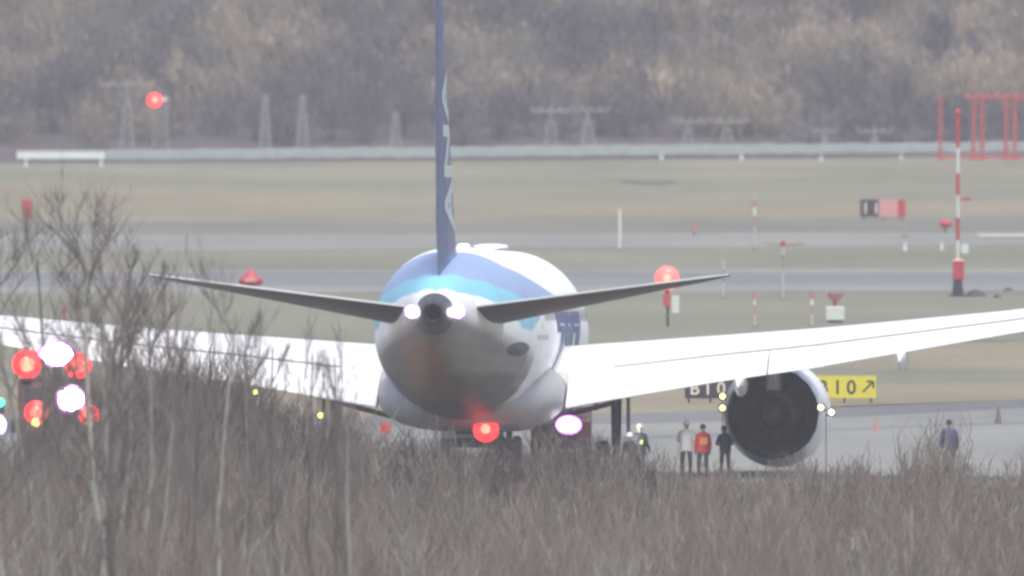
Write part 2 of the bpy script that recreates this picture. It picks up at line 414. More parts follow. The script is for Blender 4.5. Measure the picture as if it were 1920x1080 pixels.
# wing to body fairing
b = MB(); rings = []
for Y, wd, zt, zb in ((17, 0.6, 3.4, 2.5), (19, 2.3, 3.5, 1.98), (22, 3.0, 3.8, 1.78), (25, 3.22, 4.2, 1.66), (34, 3.25, 4.4, 1.62), (38, 3.1, 3.9, 1.72), (41, 2.4, 3.3, 1.95), (43, 0.7, 2.9, 2.3)):
    rings.append([Vector((wd * math.copysign(abs(math.cos(a)) ** 0.75, math.cos(a)), Y - TY, (zt + zb) / 2 + (zt - zb) / 2 * math.copysign(abs(math.sin(a)) ** 0.8, math.sin(a)))) for a in [2 * math.pi * k / 40 for k in range(40)]])
b.loft(rings); b.build('belly_fairing', mat('fairing_grey', (0.34, 0.34, 0.35), 0.6, var=0.06), PLANE, smooth=True)
# satcom radome and small crown aerials
b = MB(); b.loft([[Vector((0.62 * s_ * math.cos(a), 38 + yy - TY, 8.03 + hz + 0.10 * s_ * math.sin(a))) for a in [2 * math.pi * k / 20 for k in range(20)]] for yy, s_, hz in ((-1.6, .25, .02), (-1.2, .85, .1), (0, 1, .13), (1.0, .9, .1), (1.8, .2, .0))])
b.build('satcom_radome', WHITE, PLANE, smooth=True)
b = MB(); b.box((0, 20 - TY, 8.12), (0.5, 1.2, 0.14), top=0.6); b.build('crown_aerial', WHITE, PLANE)
# oval outflow valve and small markings low on the right rear side
def on_skin(Y, z, side, lift=0.012):
    t, bo, wd = interp(Y, FY, FT), interp(Y, FY, FB), interp(Y, FY, FW)
    c = max(-1, min(1, (z - (t + bo) / 2) / ((t - bo) / 2))); s_ = math.sqrt(1 - c * c)
    return Vector((side * (wd + lift) * s_, Y - TY, (t + bo) / 2 + ((t - bo) / 2 + lift) * c))
def skin_patch(name, Yc, zc, ry, rz_, side, m, power=1.0, n=28):
    b = MB(); cen = on_skin(Yc, zc, side, 0.02); P = [cen]
    for ring in (0.5, 1.0):
        for k in range(n):
            a = 2 * math.pi * k / n
            P.append(on_skin(Yc + ry * ring * math.copysign(abs(math.cos(a)) ** power, math.cos(a)), zc + rz_ * ring * math.copysign(abs(math.sin(a)) ** power, math.sin(a)), side))
    fs = [(0, 1 + k, 1 + (k + 1) % n) for k in range(n)] + [(1 + k, 1 + n + k, 1 + n + (k + 1) % n, 1 + (k + 1) % n) for k in range(n)]
    b.add(P, fs); return b.build(name, m, PLANE)
skin_patch('outflow_valve', 11.3, 4.55, 1.6, 0.24, 1, DARKM)
skin_patch('side_marking', 17.8, 4.95, 3.0, 0.09, 1, GREYP, 0.3)
for sd in (-1, 1):
    skin_patch('rear_door', 17.5, 5.35, 0.55, 0.95, sd, mat('door_white', (0.72, 0.73, 0.75), 0.35, var=0.03), 0.3)
# cabin windows, a row of panes each side
for sd in (-1, 1):
    for k in range(34):
        skin_patch('cabin_window', 19.5 + k * 0.92, 5.75, 0.14, 0.24, sd, DARKM, 0.6, 10)
# large numerals on the forward sides
BLUEN = mat('numeral_blue', (0.055, 0.07, 0.20), 0.35, var=0.1, scale=1)
for sd in (1, -1):
    def mp(x, y, sd=sd):
        Y = (27.5 + x * 1.9) if sd > 0 else (47.5 - x * 1.9)
        th = math.radians(119 - y * 10.5)
        p = fus(Y, sd * th); n = Vector((math.sin(sd * th), 0, math.cos(th)))
        return p + n * 0.02
    text_mesh('787', 5.6, mp, BLUEN, 'side_numerals', PLANE, 0.5, thick=0.42)
    def mp2(x, y, sd=sd):
        Y = (27.9 + x * 1.9) if sd > 0 else (47.9 - x * 1.9)
        th = math.radians(119 - y * 10.5)
        p = fus(Y, sd * th); n = Vector((math.sin(sd * th), 0, math.cos(th)))
        return p + n * 0.035
    text_mesh('787', 5.3, mp2, mat('numeral_cyan', (0.25, 0.50, 0.66), 0.35, var=0.15, scale=0.6), 'side_numerals', PLANE, 0.5, thick=-0.16)

# fin
FINM = mat('fin_blue', (0.035, 0.065, 0.25), 0.3, var=0.1, scale=0.5, coat=0.4)
FZ = [6.9, 8.0, 12.0, 16.2, 17.0, 17.25]          # local heights
FTE = [4.1, 3.75, 2.9, 2.05, 2.1, 2.6]
FLE = [14.5, 11.2, 7.6, 4.7, 3.9, 3.3]
FTH = [0.36, 0.31, 0.22, 0.13, 0.09, 0.03]
def fin_x(Y, z):
    te, le, th = interp(z, FZ, FTE), interp(z, FZ, FLE), interp(z, FZ, FTH)
    u = max(0, min(1, (Y - te) / (le - te))); return th * (min(1, u / 0.6) ** 0.8) * (1 if u < .6 else math.sqrt(max(0, 1 - ((u - .6) / .4) ** 2)))
def fin_part(name, u0, u1, m):
    b = MB(); rings = []
    for z in np.concatenate([np.linspace(6.9, 8.0, 4), np.linspace(8.5, 17.25, 16)]):
        te, le = interp(z, FZ, FTE), interp(z, FZ, FLE); ring = []
        us = np.linspace(u0, u1, 12)
        for u in us: Y = te + (le - te) * u; ring.append(Vector((fin_x(Y, z) + 0.004, Y - TY, z)))
        for u in us[::-1]: Y = te + (le - te) * u; ring.append(Vector((-fin_x(Y, z) - 0.004, Y - TY, z)))
        rings.append(ring)
    b.loft(rings); return b.build(name, m, PLANE, smooth=True)
fin_part('fin', 0.30, 1.0, FINM); fin_part('rudder', 0.0, 0.292, mat('rudder_blue', (0.06, 0.10, 0.24), 0.35, var=0.1))
b = MB(); b.box((0, 3.0 - TY, 17.30), (0.14, 1.5, 0.12), top=0.5); b.build('fin_cap', WHITE, PLANE)
for sd in (1, -1):
    def mp(x, y, sd=sd):
        z = 8.6 + x * 0.92
        te, le = interp(z, FZ, FTE), interp(z, FZ, FLE); Y = te + (le - te) * (0.62 - 0.20 * y)
        return Vector((sd * (fin_x(Y, z) + 0.02), Y - TY, z))
    if sd > 0: text_mesh('ANA', 2.75, mp, mat('letter_white', (0.48, 0.57, 0.56), 0.4, var=0.05), 'fin_lettering', PLANE, 0.3, thick=0.09)
    else: text_mesh('ANA', 2.75, lambda x, y: mp(5.4 - x, 1.5 - y), MATS['letter_white'], 'fin_lettering', PLANE, 0.3, thick=0.09)

# horizontal stabilizers: set leading edge down, so the shaded underside shows from behind
for sd in (-1, 1):
    b = MB(); rings = []
    for bb in np.linspace(0.35, 9.9, 14):
        t = (bb - 1.1) / 8.8
        yte, yle = 4.7 - 2.3 * t, 9.0 - 4.9 * t; zte = LZ(6.40 + 1.14 * t, yte); zle = LZ(5.62 + 1.86 * t, yle) 
        th = 0.17 * (1 - t) + 0.05
        if t > 0.97: th *= 0.5; yle -= 0.5
        ring = []
        for u in np.linspace(0, 1, 10): ring.append(Vector((sd * bb, yte + (yle - yte) * u - TY, zte + (zle - zte) * u + th * math.sin(math.pi * u ** 0.8) + 0.02)))
        for u in np.linspace(1, 0, 10): ring.append(Vector((sd * bb, yte + (yle - yte) * u - TY, zte + (zle - zte) * u - th * math.sin(math.pi * u ** 0.8) - 0.02)))
        rings.append(ring)
    b.loft(rings)
    # upper skin pale as lit, underside painted dark as shade
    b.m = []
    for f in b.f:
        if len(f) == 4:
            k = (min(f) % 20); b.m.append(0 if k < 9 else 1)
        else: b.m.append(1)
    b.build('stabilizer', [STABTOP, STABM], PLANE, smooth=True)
    # light at the stabilizer root
    b = MB(); c = Vector((sd * 0.79, 1.3 - TY, LZ(6.30, 1.3))); 
    b.disc(c + Vector((0, -0.02, 0)), 0.235, 0.10, 1); b.disc(c + Vector((0, -0.09, 0)), 0.17, 0.08, 0)
    b.build('tail_light', [L_WHITE, L_LILAC], PLANE)
# pivot fairing plates beside the stabilizer roots
# wings
WB = [2.6, 3.0, 8.5, 12, 18.5, 25, 28.5, 30.0]
WLE = [38.3, 38, 34.6, 32.4, 28.2, 23.9, 21.2, 18.9]
WTE = [24.4, 24.5, 25.7, 25.6, 23.3, 20.9, 19.2, 18.2]
WZT = [2.58, 2.66, 3.57, 4.07, 5.23, 6.35, 7.05, 7.45]
WZC = [4.5, 4.56, 4.98, 5.26, 5.92, 6.78, 7.3, 7.52]
WTH = [1.5, 1.45, 0.95, 0.8, 0.5, 0.32, 0.2, 0.06]
def wing_pt(bb, u, upper, drop=0.0):
    le, te, zt, zc, th = (interp(bb, WB, q) for q in (WLE, WTE, WZT, WZC, WTH))
    Y = te + (le - te) * u
    top = zt + (zc - zt) * (math.sin(math.pi / 2 * min(u / .6, 1)) if u < .6 else 1) 
    if u > .6: q = (u - .6) / .4; top = zc - th * 0.5 * (1 - math.sqrt(max(0, 1 - q * q)))
    if upper: z = top
    else:
        z = top - th * (min(1, u / 0.45) ** 0.75 * 0.96 + 0.03) * (1 if u < .6 else math.sqrt(max(0, 1 - ((u - .6) / .4) ** 2)) )
        if u > .6: q = (u - .6) / .4; z = min(z, top)
    return Y, LZ(z, Y) - drop
def wing_piece(name, b0, b1, u0, u1, m, sd, lift=0.0, nb=24, parent=None):
    b = MB(); rings = []
    for bb in np.linspace(b0, b1, nb):
        us = np.linspace(u0, u1, 14) if u1 < 0.9 else np.concatenate([np.linspace(u0, .8, 10), 1 - (np.linspace(0.447, 0, 8) ** 2)])
        ring = []
        for u in us: Y, z = wing_pt(bb, u, True); ring.append(Vector((sd * bb, Y - TY, z + lift)))
        for u in us[::-1]: Y, z = wing_pt(bb, u, False); ring.append(Vector((sd * bb, Y - TY, min(z, z + lift) - 0.01)))
        rings.append(ring)
    b.loft(rings); return b.build(name, m, parent or PLANE, smooth=True)
UF = 0.24
for sd in (-1, 1):
    wg = wing_piece('wing', 2.6, 30.0, UF, 1.0, WHITE, sd, 0.0, 60)
    wing_piece('inboard_flap', 3.30, 10.23, 0.0, UF + 0.0, WHITE, sd, -0.085)
    wing_piece('flaperon', 10.29, 12.28, 0.0, UF, WHITE, sd, -0.085, 10)
    wing_piece('outboard_flap', 12.30, 21.5, 0.0, UF, WHITE, sd, -0.075)
    wing_piece('aileron', 21.6, 26.5, 0.0, UF, WHITE, sd, -0.05)
    wing_piece('wing_tip', 26.55, 30.0, 0.0, UF, WHITE, sd, -0.01)
    # dark seal in the hinge line
    b = MB(); rings = []
    for bb in np.linspace(4.8, 26.5, 50):
        Y, z = wing_pt(bb, UF, True)
        rings.append([Vector((sd * bb, Y - TY + dy, z + dz)) for dy, dz in ((-0.02, -0.015), (0.02, -0.015), (0.02, -0.075), (-0.02, -0.075))])
    b.loft(rings); b.build('hinge_seal', GREYP, PLANE)
    # flap track fairings
    for bb, L in ((9.3, 3.2), (14.95, 3.6), (21.4, 3.0)):
        b = MB(); Y0, z0 = wing_pt(bb, 0.0, True)
        rings = []
        for q, rr, dz in ((-1.7, 0.02, -0.42), (-1.0, .15, -.30), (0.0, .27, -.26), (1.3, .34, -.36), (2.4, .28, -.32), (L, .05, -.15)):
            rings.append([Vector((sd * (bb + rr * 0.7 * math.cos(a)), Y0 + q - TY, z0 + dz + rr * 1.15 * math.sin(a))) for a in [2 * math.pi * k / 14 for k in range(14)]])
        b.loft(rings); b.build('flap_track_fairing', WHITE, PLANE, smooth=True)
    # engine
    ex = sd * 10.2; ez = LZ(2.22, 32)
    def ring(Y, r, n=72, fl=0.0, cx=0.0, cz=0.0):
        return [Vector((ex + cx + r * math.cos(a), Y - TY + fl * (abs(((k * 18 / 72) % 1) - 0.5) * 2), ez + cz + r * math.sin(a))) for k, a in [(k, 2 * math.pi * k / n) for k in range(n)]]
    b = MB()
    b.loft([ring(32.0, 1.60, fl=0.45), ring(32.5, 1.66), ring(33.4, 1.77), ring(34.6, 1.84), ring(35.8, 1.90), ring(36.9, 1.86), ring(37.6, 1.74), ring(37.9, 1.58), ring(37.7, 1.45), ring(36.9, 1.42), ring(36.3, 1.44)], 0, cap=False)
    b.build('engine_cowl', WHITE, PLANE, smooth=True)
    b = MB()
    b.loft([ring(32.0, 1.585, fl=0.45), ring(32.6, 1.56), ring(34.4, 1.40), ring(36.25, 1.40)], 0, cap=False)
    b.add(ring(36.2, 1.41), [tuple(range(72))])
    b.build('exhaust_duct', DUCT, PLANE, smooth=True)
    b = MB()
    b.loft([ring(31.5, 0.66, fl=0.15), ring(32.4, 0.82), ring(33.6, 0.98), ring(36.1, 0.9)], 0, cap=False)
    b.loft([ring(31.5, 0.64, fl=0.15), ring(33.2, 0.60)], 1, cap=False)
    b.add(ring(33.1, 0.61), [tuple(range(72))], 1)
    b.build('core_nozzle', [COREM, DUCT], PLANE, smooth=True)
    b = MB(); b.loft([ring(30.7, 0.03), ring(31.2, 0.18), ring(31.9, 0.32), ring(33.05, 0.42)]); b.build('exhaust_plug', COREM, PLANE, smooth=True)
    b = MB(); rings = []
    for Y, hw, zt, zb in ((30.6, 0.05, ez + 1.62, ez + 1.35), (31.4, .18, ez + 1.9, ez + 0.85), (32.6, .26, ez + 2.3, ez + 0.75), (34.5, .26, ez + 2.4, ez + .8), (36.6, .16, ez + 2.0, ez + 1.6)):
        rings.append([Vector((ex + hw * cx, Y - TY, zt if cz > 0 else zb)) for cx, cz in ((-1, -1), (1, -1), (1, 1), (-1, 1))])
    b.loft(rings); b.build('pylon', mat('pylon_grey', (0.42, 0.40, 0.38), 0.4), PLANE)
    # main gear
    gx = sd * 4.9
    b = MB(); b.tube([(gx, 0, 0.75), (gx, 0.05, 3.4)], [0.15, 0.21], 14); b.tube([(gx, 0.05, 2.7), (gx - sd * 1.9, 0.3, 2.2)], 0.09, 8); b.tube([(gx, 0, 1.1), (gx, 1.6, 2.9)], 0.08, 8)
    b.tube([(gx, -0.75, 0.68), (gx, 0.75, 0.68)], 0.13, 10)
    b.box((gx + sd * 0.42, 0.1, 2.3), (0.07, 1.3, 1.7))
    for yy in (-0.75, 0.75): b.tube([(gx - 0.6, yy, 0.68), (gx + 0.6, yy, 0.68)], 0.09, 8)
    gear = b.build('main_gear', DARKM, PLANE, smooth=True)
    for yy in (-0.75, 0.75):
        for xx in (-0.48, 0.48):
            b = MB(); prof = ((-0.24, .42), (-0.2, .6), (-0.1, .67), (0.1, .67), (0.2, .6), (0.24, .42))
            b.loft([[Vector((gx + xx + dx, yy + r_ * math.cos(2 * math.pi * k / 28), 0.69 + r_ * math.sin(2 * math.pi * k / 28))) for k in range(28)] for dx, r_ in prof])
            b.build('wheel', RUBBER, gear, smooth=True)
# nose gear
b = MB(); zn = LZ(0, 51); b.tube([(0, 51 - TY, zn + 0.5), (0, 51 - TY, 2.6)], 0.12, 10); b.tube([(-0.3, 51 - TY, zn + .52), (0.3, 51 - TY, zn + .52)], 0.08, 8)
ng = b.build('nose_gear', DARKM, PLANE)
for xx in (-0.28, 0.28):
    b = MB(); b.loft([[Vector((xx + dx, 51 - TY + r_ * math.cos(2 * math.pi * k / 24), zn + 0.51 + r_ * math.sin(2 * math.pi * k / 24))) for k in range(24)] for dx, r_ in ((-.17, .35), (-.1, .5), (.1, .5), (.17, .35))])
    b.build('wheel', RUBBER, ng, smooth=True)
# belly beacon, lit
bz = LZ(1.64, 33); bc = Vector((0.77, 20.0 - TY, LZ(1.93, 20.0)))
b = MB(); b.ball(bc + Vector((0, 0, -.04)), 0.43, 1, 24, 16, sc_=(1, .7, .95)); b.disc(bc + Vector((0.0, -0.36, 0.0)), 0.17, 0.12, 0)
b.build('belly_beacon', [L_REDC, L_RED], PLANE, smooth=True)
pl = bpy.data.objects.new('beacon_glow', bpy.data.lights.new('beacon_glow', 'POINT')); COL.objects.link(pl); pl.parent = PLANE
pl.location = bc + Vector((0, -1.9, -0.7)); pl.data.energy = 10; pl.data.color = (1, 0.08, 0.05); pl.data.shadow_soft_size = 0.5
# flood light under the right wing root
c = Vector((3.35, 25.6 - TY, LZ(1.95, 25.6)))
b = MB(); b.tube([c + Vector((0, 0.1, 0)), c + Vector((0.1, 0.5, 0.9))], 0.05, 6, 2); b.disc(c, 0.34, 0.22, 1, 24, 1.35); b.disc(c + Vector((0, -0.12, 0)), 0.25, 0.12, 0, 24, 1.5)
wl = bpy.data.objects.new('flood_glow', bpy.data.lights.new('flood_glow', 'SPOT')); COL.objects.link(wl); wl.parent = PLANE  # spot added to brighten the people and gear under the wing
wl.location = c + Vector((0.1, -0.7, -0.1)); wl.data.energy = 600; wl.data.spot_size = R(75); wl.data.spot_blend = 0.6; wl.rotation_euler = (Vector((0.85, 0.35, -0.28))).to_track_quat('-Z', 'Y').to_euler(); wl.data.color = (1, .95, 1); wl.data.shadow_soft_size = 0.3
b.build('wing_root_light', [mat('lamp_flood', (.9, .9, .9), .3, emit=((1, .97, 1), 5)), L_LILAC, DARKM], PLANE)

# ------------------------------------------------------------------ far guard rail and white barrier
def rail():
    A, B_ = G(200, 309), G(1990, 292); dr = (B_ - A); L = dr.length; u = dr / L
    root = thing('guard_rail', 'long pale grey-green rail on short posts running along the foot of the wooded slope', 'guard rail', A)
    root_inv = A
    b = MB(); prof = [(0, .36), (.04, .42), (.0, .55), (.05, .68), (0, .80), (.05, .93), (0, 1.06), (-.05, 1.06), (-.02, .36)]
    rings = []
    n = 120
    for k in range(n + 1):
        p = u * (L * k / n); wz = 0.03 * math.sin(k * 1.7) + 0.02 * math.sin(k * .63)
        rings.append([p + Vector((0, -a, z + wz)) for a, z in prof])
    b.loft(rings); b.build('rail_panel', GALV, root)
    n = int(L / 2.6)
    for k in range(n):
        b = MB(); p = u * (L * (k + .5) / n); b.tube([p + Vector((0, .12, 0)), p + Vector((0, .12, 1.0))], 0.05, 6); b.build('post', PALEST, root)
rail()
A, B_ = G(32, 312), G(199, 311)
r_ = thing('barrier', 'short bright white barrier panel on two legs at the left end of the long rail', 'barrier', A)
b = MB(); L = B_.x - A.x; b.box((L / 2, 0, 0.82), (L, 0.14, 0.52)); b.box((L / 2, 0, 1.10), (L + .1, 0.22, 0.06)); bevel(b.build('panel', mat('barrier_white', (0.66, .72, .68), .5, var=.05), r_), .02)
for x in (0.65, L - 0.3):
    b = MB(); b.box((x, 0, 0.29), (0.13, 0.13, 0.58)); b.box((x, 0, .03), (.3, .4, .06)); b.build('leg', MATS['barrier_white'], r_)
# small white cone markers in front of the rail
def cone_marker(x, y, h, m, label, nm='marker_cone', cat='marker cone', group='small white markers along the rail'):
    r = thing(nm, label, cat, G(x, y), 0, group)
    b = MB(); b.box((0, 0, 0.03), (h * .55, h * .55, 0.06)); b.build('base', m, r)
    b = MB(); b.tube([(0, 0, .06), (0, 0, h)], [h * .22, h * .05], 12); b.build('cone', m, r)
cone_marker(1240, 300, 0.55, BOXW, 'small white marker cone under the rail, left of the pair of masts')
cone_marker(1390, 300, 0.6, BOXW, 'small white marker cone under the rail, right of the pair of masts')
cone_marker(1690, 299, 0.5, BOXW, 'small white marker cone under the rail nearest the red frame')
cone_marker(1540, 301, 0.5, BOXW, 'small white marker cone under the rail below the low cross bars')
cone_marker(1697, 470, 0.5, BOXW, 'tiny white marker on the grass under the faded red sign', group='small white markers on the grass')
cone_marker(1766, 468, 0.45, BOXW, 'tiny white marker on the grass beside the banded mast', group='small white markers on the grass')

# approach light masts beyond the rail
def mast(x, ytop, ybar, label, wtop=0.2, wbase=0.42, bar=0.0, d=None, lamp=False, barx=0.0, barm=None):
    p = G(x, 286.5); s = F / p.y; H = HC - (ytop - YH) / s
    r = thing('light_mast', label, 'light mast', p, 0, 'pale lattice light masts beyond the rail')
    b = MB(); hl = H * (0.72 if bar else 1.0)
    for (a, c) in ((-1, -1), (1, -1), (1, 1), (-1, 1)):
        b.tube([(a * wbase, c * wbase, 0), (a * wtop, c * wtop, hl)], 0.075, 5)
    nb = max(3, int(hl / 0.7))
    for k in range(nb):
        t0, t1 = k / nb, (k + 1) / nb; w0, w1 = wbase + (wtop - wbase) * t0, wbase + (wtop - wbase) * t1
        for (a, c, a2, c2) in ((-1, -1, 1, -1), (1, -1, 1, 1), (1, 1, -1, 1), (-1, 1, -1, -1)):
            b.tube([(a * w0, c * w0, hl * t0), (a2 * w1, c2 * w1, hl * t1)], 0.055, 4); b.tube([(a * w1, c * w1, hl * t1), (a2 * w1, c2 * w1, hl * t1)], 0.04, 4)
    b.box((0, 0, hl), (wtop * 2.6, wtop * 2.6, .12))
    b.build('lattice', PALEST, r)
    if bar:
        b = MB(); b.tube([(0, 0, hl), (0, 0, H)], 0.09, 6); b.build('pole', PALEST, r)
        b = MB(); b.box((barx, 0, H), (bar, 0.12, 0.14)); 
        n = 5
        for k in range(n): b.ball((barx + bar * (k / (n - 1) - .5), 0, H + .18), 0.12, 0, 8, 5)
        b.build('cross_bar', barm or PALEST, r)
    return r, H
mast(238, 158, 0, 'tall pale lattice mast left of the red obstruction lamp', wbase=.5, wtop=.2, bar=4.2)
LM, LH = mast(301, 190, 0, 'stout pale lattice mast carrying the glowing red obstruction lamp', wbase=.55, wtop=.42)
b = MB(); b.ball((-0.45, -0.5, LH + .1), 0.5, 1, 16, 10, (1, .6, 1)); b.disc((-0.42, -0.84, LH + .1), .22, .1, 0); b.tube([(-.45, -.3, LH - .6), (-.45, -.3, LH)], .06, 6, 2); b.build('obstruction_lamp', [L_REDC, L_RED, PALEST], LM, smooth=True)
b = MB(); b.box((0.3, -.3, LH + .12), (.45, .3, .4)); b.build('lamp_box', BOXW, LM)
mast(497, 180, 0, 'slim pale mast beyond the rail, left one of the faint pair left of the fin', wbase=.42, wtop=.12)
mast(567, 178, 0, 'slim pale mast beyond the rail, right one of the faint pair left of the fin', wbase=.42, wtop=.12)
mast(742, 212, 0, 'short faint pale mast just left of the blue fin', wbase=.36, wtop=.14)
PINKB = mat('bar_pink', (0.36, 0.27, 0.27), 0.6)
mast(1033, 208, 0, 'pale mast with a pinkish cross bar, nearest right of the fin', wbase=.5, wtop=.3, bar=2.9, barm=PINKB)
mast(1103, 207, 0, 'pale mast with cross bar, second right of the fin', wbase=.5, wtop=.3, bar=2.7, barx=.2)
mast(1290, 228, 0, 'lower pale mast with cross bar, left of the pair right of the white pole', wbase=.42, wtop=.28, bar=2.7, barx=.2)
mast(1363, 228, 0, 'lower pale mast with cross bar, right of the pair right of the white pole', wbase=.46, wtop=.32, bar=2.7, barx=.2)
mast(1545, 247, 0, 'low short light bar on a stub mast, left of the two lowest', wbase=.2, wtop=.16, bar=1.9)
mast(1640, 247, 0, 'low wide light bar on a stub mast, right of the two lowest', wbase=.2, wtop=.16, bar=2.6)

# red steel frame at the right edge
p = G(1763, 300); s = F / p.y
def pu(px): return px / s
RF = thing('antenna_frame', 'tall red steel frame of paired posts under a long top beam at the right edge', 'antenna frame', p)
REDF = mat('frame_red', (0.42, 0.06, 0.065), 0.6, var=0.15)
for k, (x, top) in enumerate(((1763, 176), (1825, 184), (1842, 184), (1886, 184), (1903, 184), (1948, 184), (1965, 184))):
    xo = pu(x - 1763); H = pu(300 - top)
    b = MB(); b.tube([(xo, 0, 0), (xo, 0, H)], 0.13 if k else 0.11, 8); b.tube([(xo, 1.1, 0), (xo, 1.1, H * .98)], 0.06, 8)
    for j in range(6): b.tube([(xo, 0, H * j / 6), (xo, 1.1, H * (j + 1) / 6)], .03, 4)
    b.box((xo, .5, .08), (.5, 1.7, .16)); b.build('post', REDF, RF)
for (xa, xb) in ((1825, 1842), (1886, 1903), (1948, 1965)):
    b = MB(); H = pu(116)
    for j in range(5): b.tube([(pu(xa - 1763), 0, H * (.12 + .17 * j)), (pu(xb - 1763), 0, H * (.12 + .17 * (j + 1)))], .035, 4)
    b.build('bracing', REDF, RF)
b = MB(); b.box(((pu(1808 - 1763) + pu(1990 - 1763)) / 2, 0, pu(119)), (pu(182), .3, pu(6))); b.build('top_beam', REDF, RF)
for xx in range(1815, 1990, 18):
    b = MB(); b.tube([(pu(xx - 1763), -.1, pu(121)), (pu(xx - 1763), -.1, pu(127))], .09, 6); b.build('antenna_element', mat('element_orange', (.5, .2, .13), .6), RF)
b = MB(); b.box((pu(113), 0, pu(6)), (pu(228), .25, pu(5))); b.build('base_beam', REDF, RF)

# banded mast with red cabinet
p = G(1796, 557); s = F / p.y
WM = thing('wind_mast', 'tall red and white banded mast with a red cabinet and dark foot', 'mast', p)
bands = [(490, 447, BOXW), (450, 408, RED), (408, 372, BOXW), (366, 325, RED), (325, 277, BOXW), (277, 212, RED)]
bands = [(490, 450, BOXW), (450, 408, RED), (408, 366, BOXW), (366, 325, RED), (325, 277, BOXW), (277, 212, RED)]
for y0, y1, m in bands:
    b = MB(); b.tube([(0, 0, (557 - y0) / s), (0, 0, (557 - y1) / s)], .095 if m is RED else .085, 12); b.build('mast_band', m, WM, smooth=True)
b = MB(); b.tube([(0, 0, 0), (0, 0, 33 / s)], [.30, .22], 14); b.box((0, 0, .06), (.9, .9, .12)); b.build('foot', DARKM, WM, smooth=True)
b = MB(); b.box((.03, 0, 50 / s), (.56, .5, 35 / s)); bevel(b.build('cabinet', RED, WM), .05)
b = MB(); b.box((.03, 0, 69.5 / s), (.64, .58, .1), top=.6); b.build('cabinet_lid', FADED, WM)
b = MB(); b.tube([(.05, 0, 184 / s), (.68, 0, 184 / s)], .05, 6); b.box((.5, 0, 184 / s), (.3, .12, .14)); b.build('side_arm', RED, WM)
b = MB(); b.ball((0, 0, 345 / s), .14, sc_=(1, 1, 1.6)); b.build('mast_head', RED, WM)
b = MB(); b.box((.36, .0, 90 / s), (.34, .3, .46)); b.tube([(0, 0, 92 / s), (.3, 0, 92 / s)], .04, 6); bevel(b.build('instrument_box', BOXW, WM), .05)
# dark lumps beside the mast
def lump(x, y, w_, h_, label, m=DARKM):
    b = MB(); n = 18; rings = []
    for i, (k, rr) in enumerate(((0, 1), (.35, .96), (.7, .75), (.95, .4), (1, .05))):
        rings.append([Vector((rr * w_ / 2 * math.cos(a) * (1 + .12 * math.sin(3 * a + i)), rr * w_ * .4 * math.sin(a), h_ * k * (1 + .2 * math.sin(2 * a)))) for a in [2 * math.pi * q / n for q in range(n)]])
    b.loft(rings); o = b.build('cable_heap', mat('heap_dark', (.05, .05, .065), .8), None, smooth=True, loc=G(x, y)); tag(o, label, 'heap', 'dark heaps by the banded mast')
lump(1829, 557, 1.0, .32, 'long low dark heap at the foot of the banded mast')
lump(1869, 560, .42, .2, 'small dark heap right of the banded mast')
lump(1890, 546, .5, .16, 'smallest faint heap farthest right of the banded mast')

# signs
def sign(x0, x1, ytop, ybase, label, panels, cat='taxiway sign'):
    """panels: list of (px0, px1, material, text, text material, x offset)"""
    p = G((x0 + x1) / 2, ybase); s = F / p.y; H = (ybase - ytop) / s; leg = 0.22
    r = thing('airfield_sign', label, cat, p)
    W = (x1 - x0) / s
    b = MB(); b.box((0, .12, leg + (H - leg) / 2), (W, .16, H - leg + .03)); bevel(b.build('housing', mat('housing', (.2, .19, .16), .6), r), .02)
    for xx in (-W * .42, 0, W * .42):
        b = MB(); b.tube([(xx, .12, 0), (xx, .12, leg)], .04, 6); b.build('leg', DARKM, r)
    cx = (x0 + x1) / 2
    for a, c, m, t, tm, off in panels:
        b = MB(); b.box((((a + c) / 2 - cx) / s, .02, leg + (H - leg) / 2), ((c - a) / s - .02, .06, H - leg)); f = b.build('sign_face', m, r)
        hh = (H - leg) * .62
        for (ch, px) in t:
            X = (px - cx) / s
            if ch == 'arrow':
                b = MB(); z0 = leg + (H - leg) * .5; q = hh * .36
                def seg(x1_, z1_, x2_, z2_, w_=.075):
                    d_ = Vector((x2_ - x1_, 0, z2_ - z1_)).normalized(); nrm = Vector((d_.z, 0, -d_.x)) * w_ / 2
                    P = [Vector((X + x1_, -.02, z0 + z1_)) + nrm, Vector((X + x1_, -.02, z0 + z1_)) - nrm, Vector((X + x2_, -.02, z0 + z2_)) - nrm, Vector((X + x2_, -.02, z0 + z2_)) + nrm]
                    b.add([*P, *[v + Vector((0, .008, 0)) for v in P]], [(0, 1, 2, 3), (4, 7, 6, 5), (0, 4, 5, 1), (1, 5, 6, 2), (2, 6, 7, 3), (3, 7, 4, 0)])
                seg(-q, -q, q, q); seg(q + .03, q + .02, q + .03, -q * .25, .07); seg(q + .02, q + .031, -q * .25, q + .031, .07)
                b.build('arrow', tm, f)
            else:
                hw = hh * (.34 if ch != '1' else .26)
                text_mesh(ch, hh / .7, lambda x, y, X=X, hw=hw: (X - hw + x, -.018, leg + (H - leg) * .19 + y), tm, 'lettering', f, thick=.012)
    return r
sign(1284, 1380, 709, 757, 'black taxiway location sign reading B10 under the right wing', [(1284, 1380, BLACKP, [('B', 1301), ('1', 1325), ('0', 1352)], CREAM, 0)])
sign(1524, 1643, 705, 757, 'yellow taxiway direction sign with 10 and an arrow right of the engine', [(1524, 1643, YELLOW, [('B', 1541), ('1', 1568), ('0', 1596), ('arrow', 1627)], BLACKP, 0)])
FS = sign(1613, 1698, 374, 413, 'far black and faded red runway sign on the distant grass', [(1613, 1648, BLACKP, [('1', 1621), ('1', 1641)], CREAM, 0), (1648, 1684, FADED, [], CREAM, 0), (1684, 1698, RED, [], CREAM, 0)], 'runway sign')

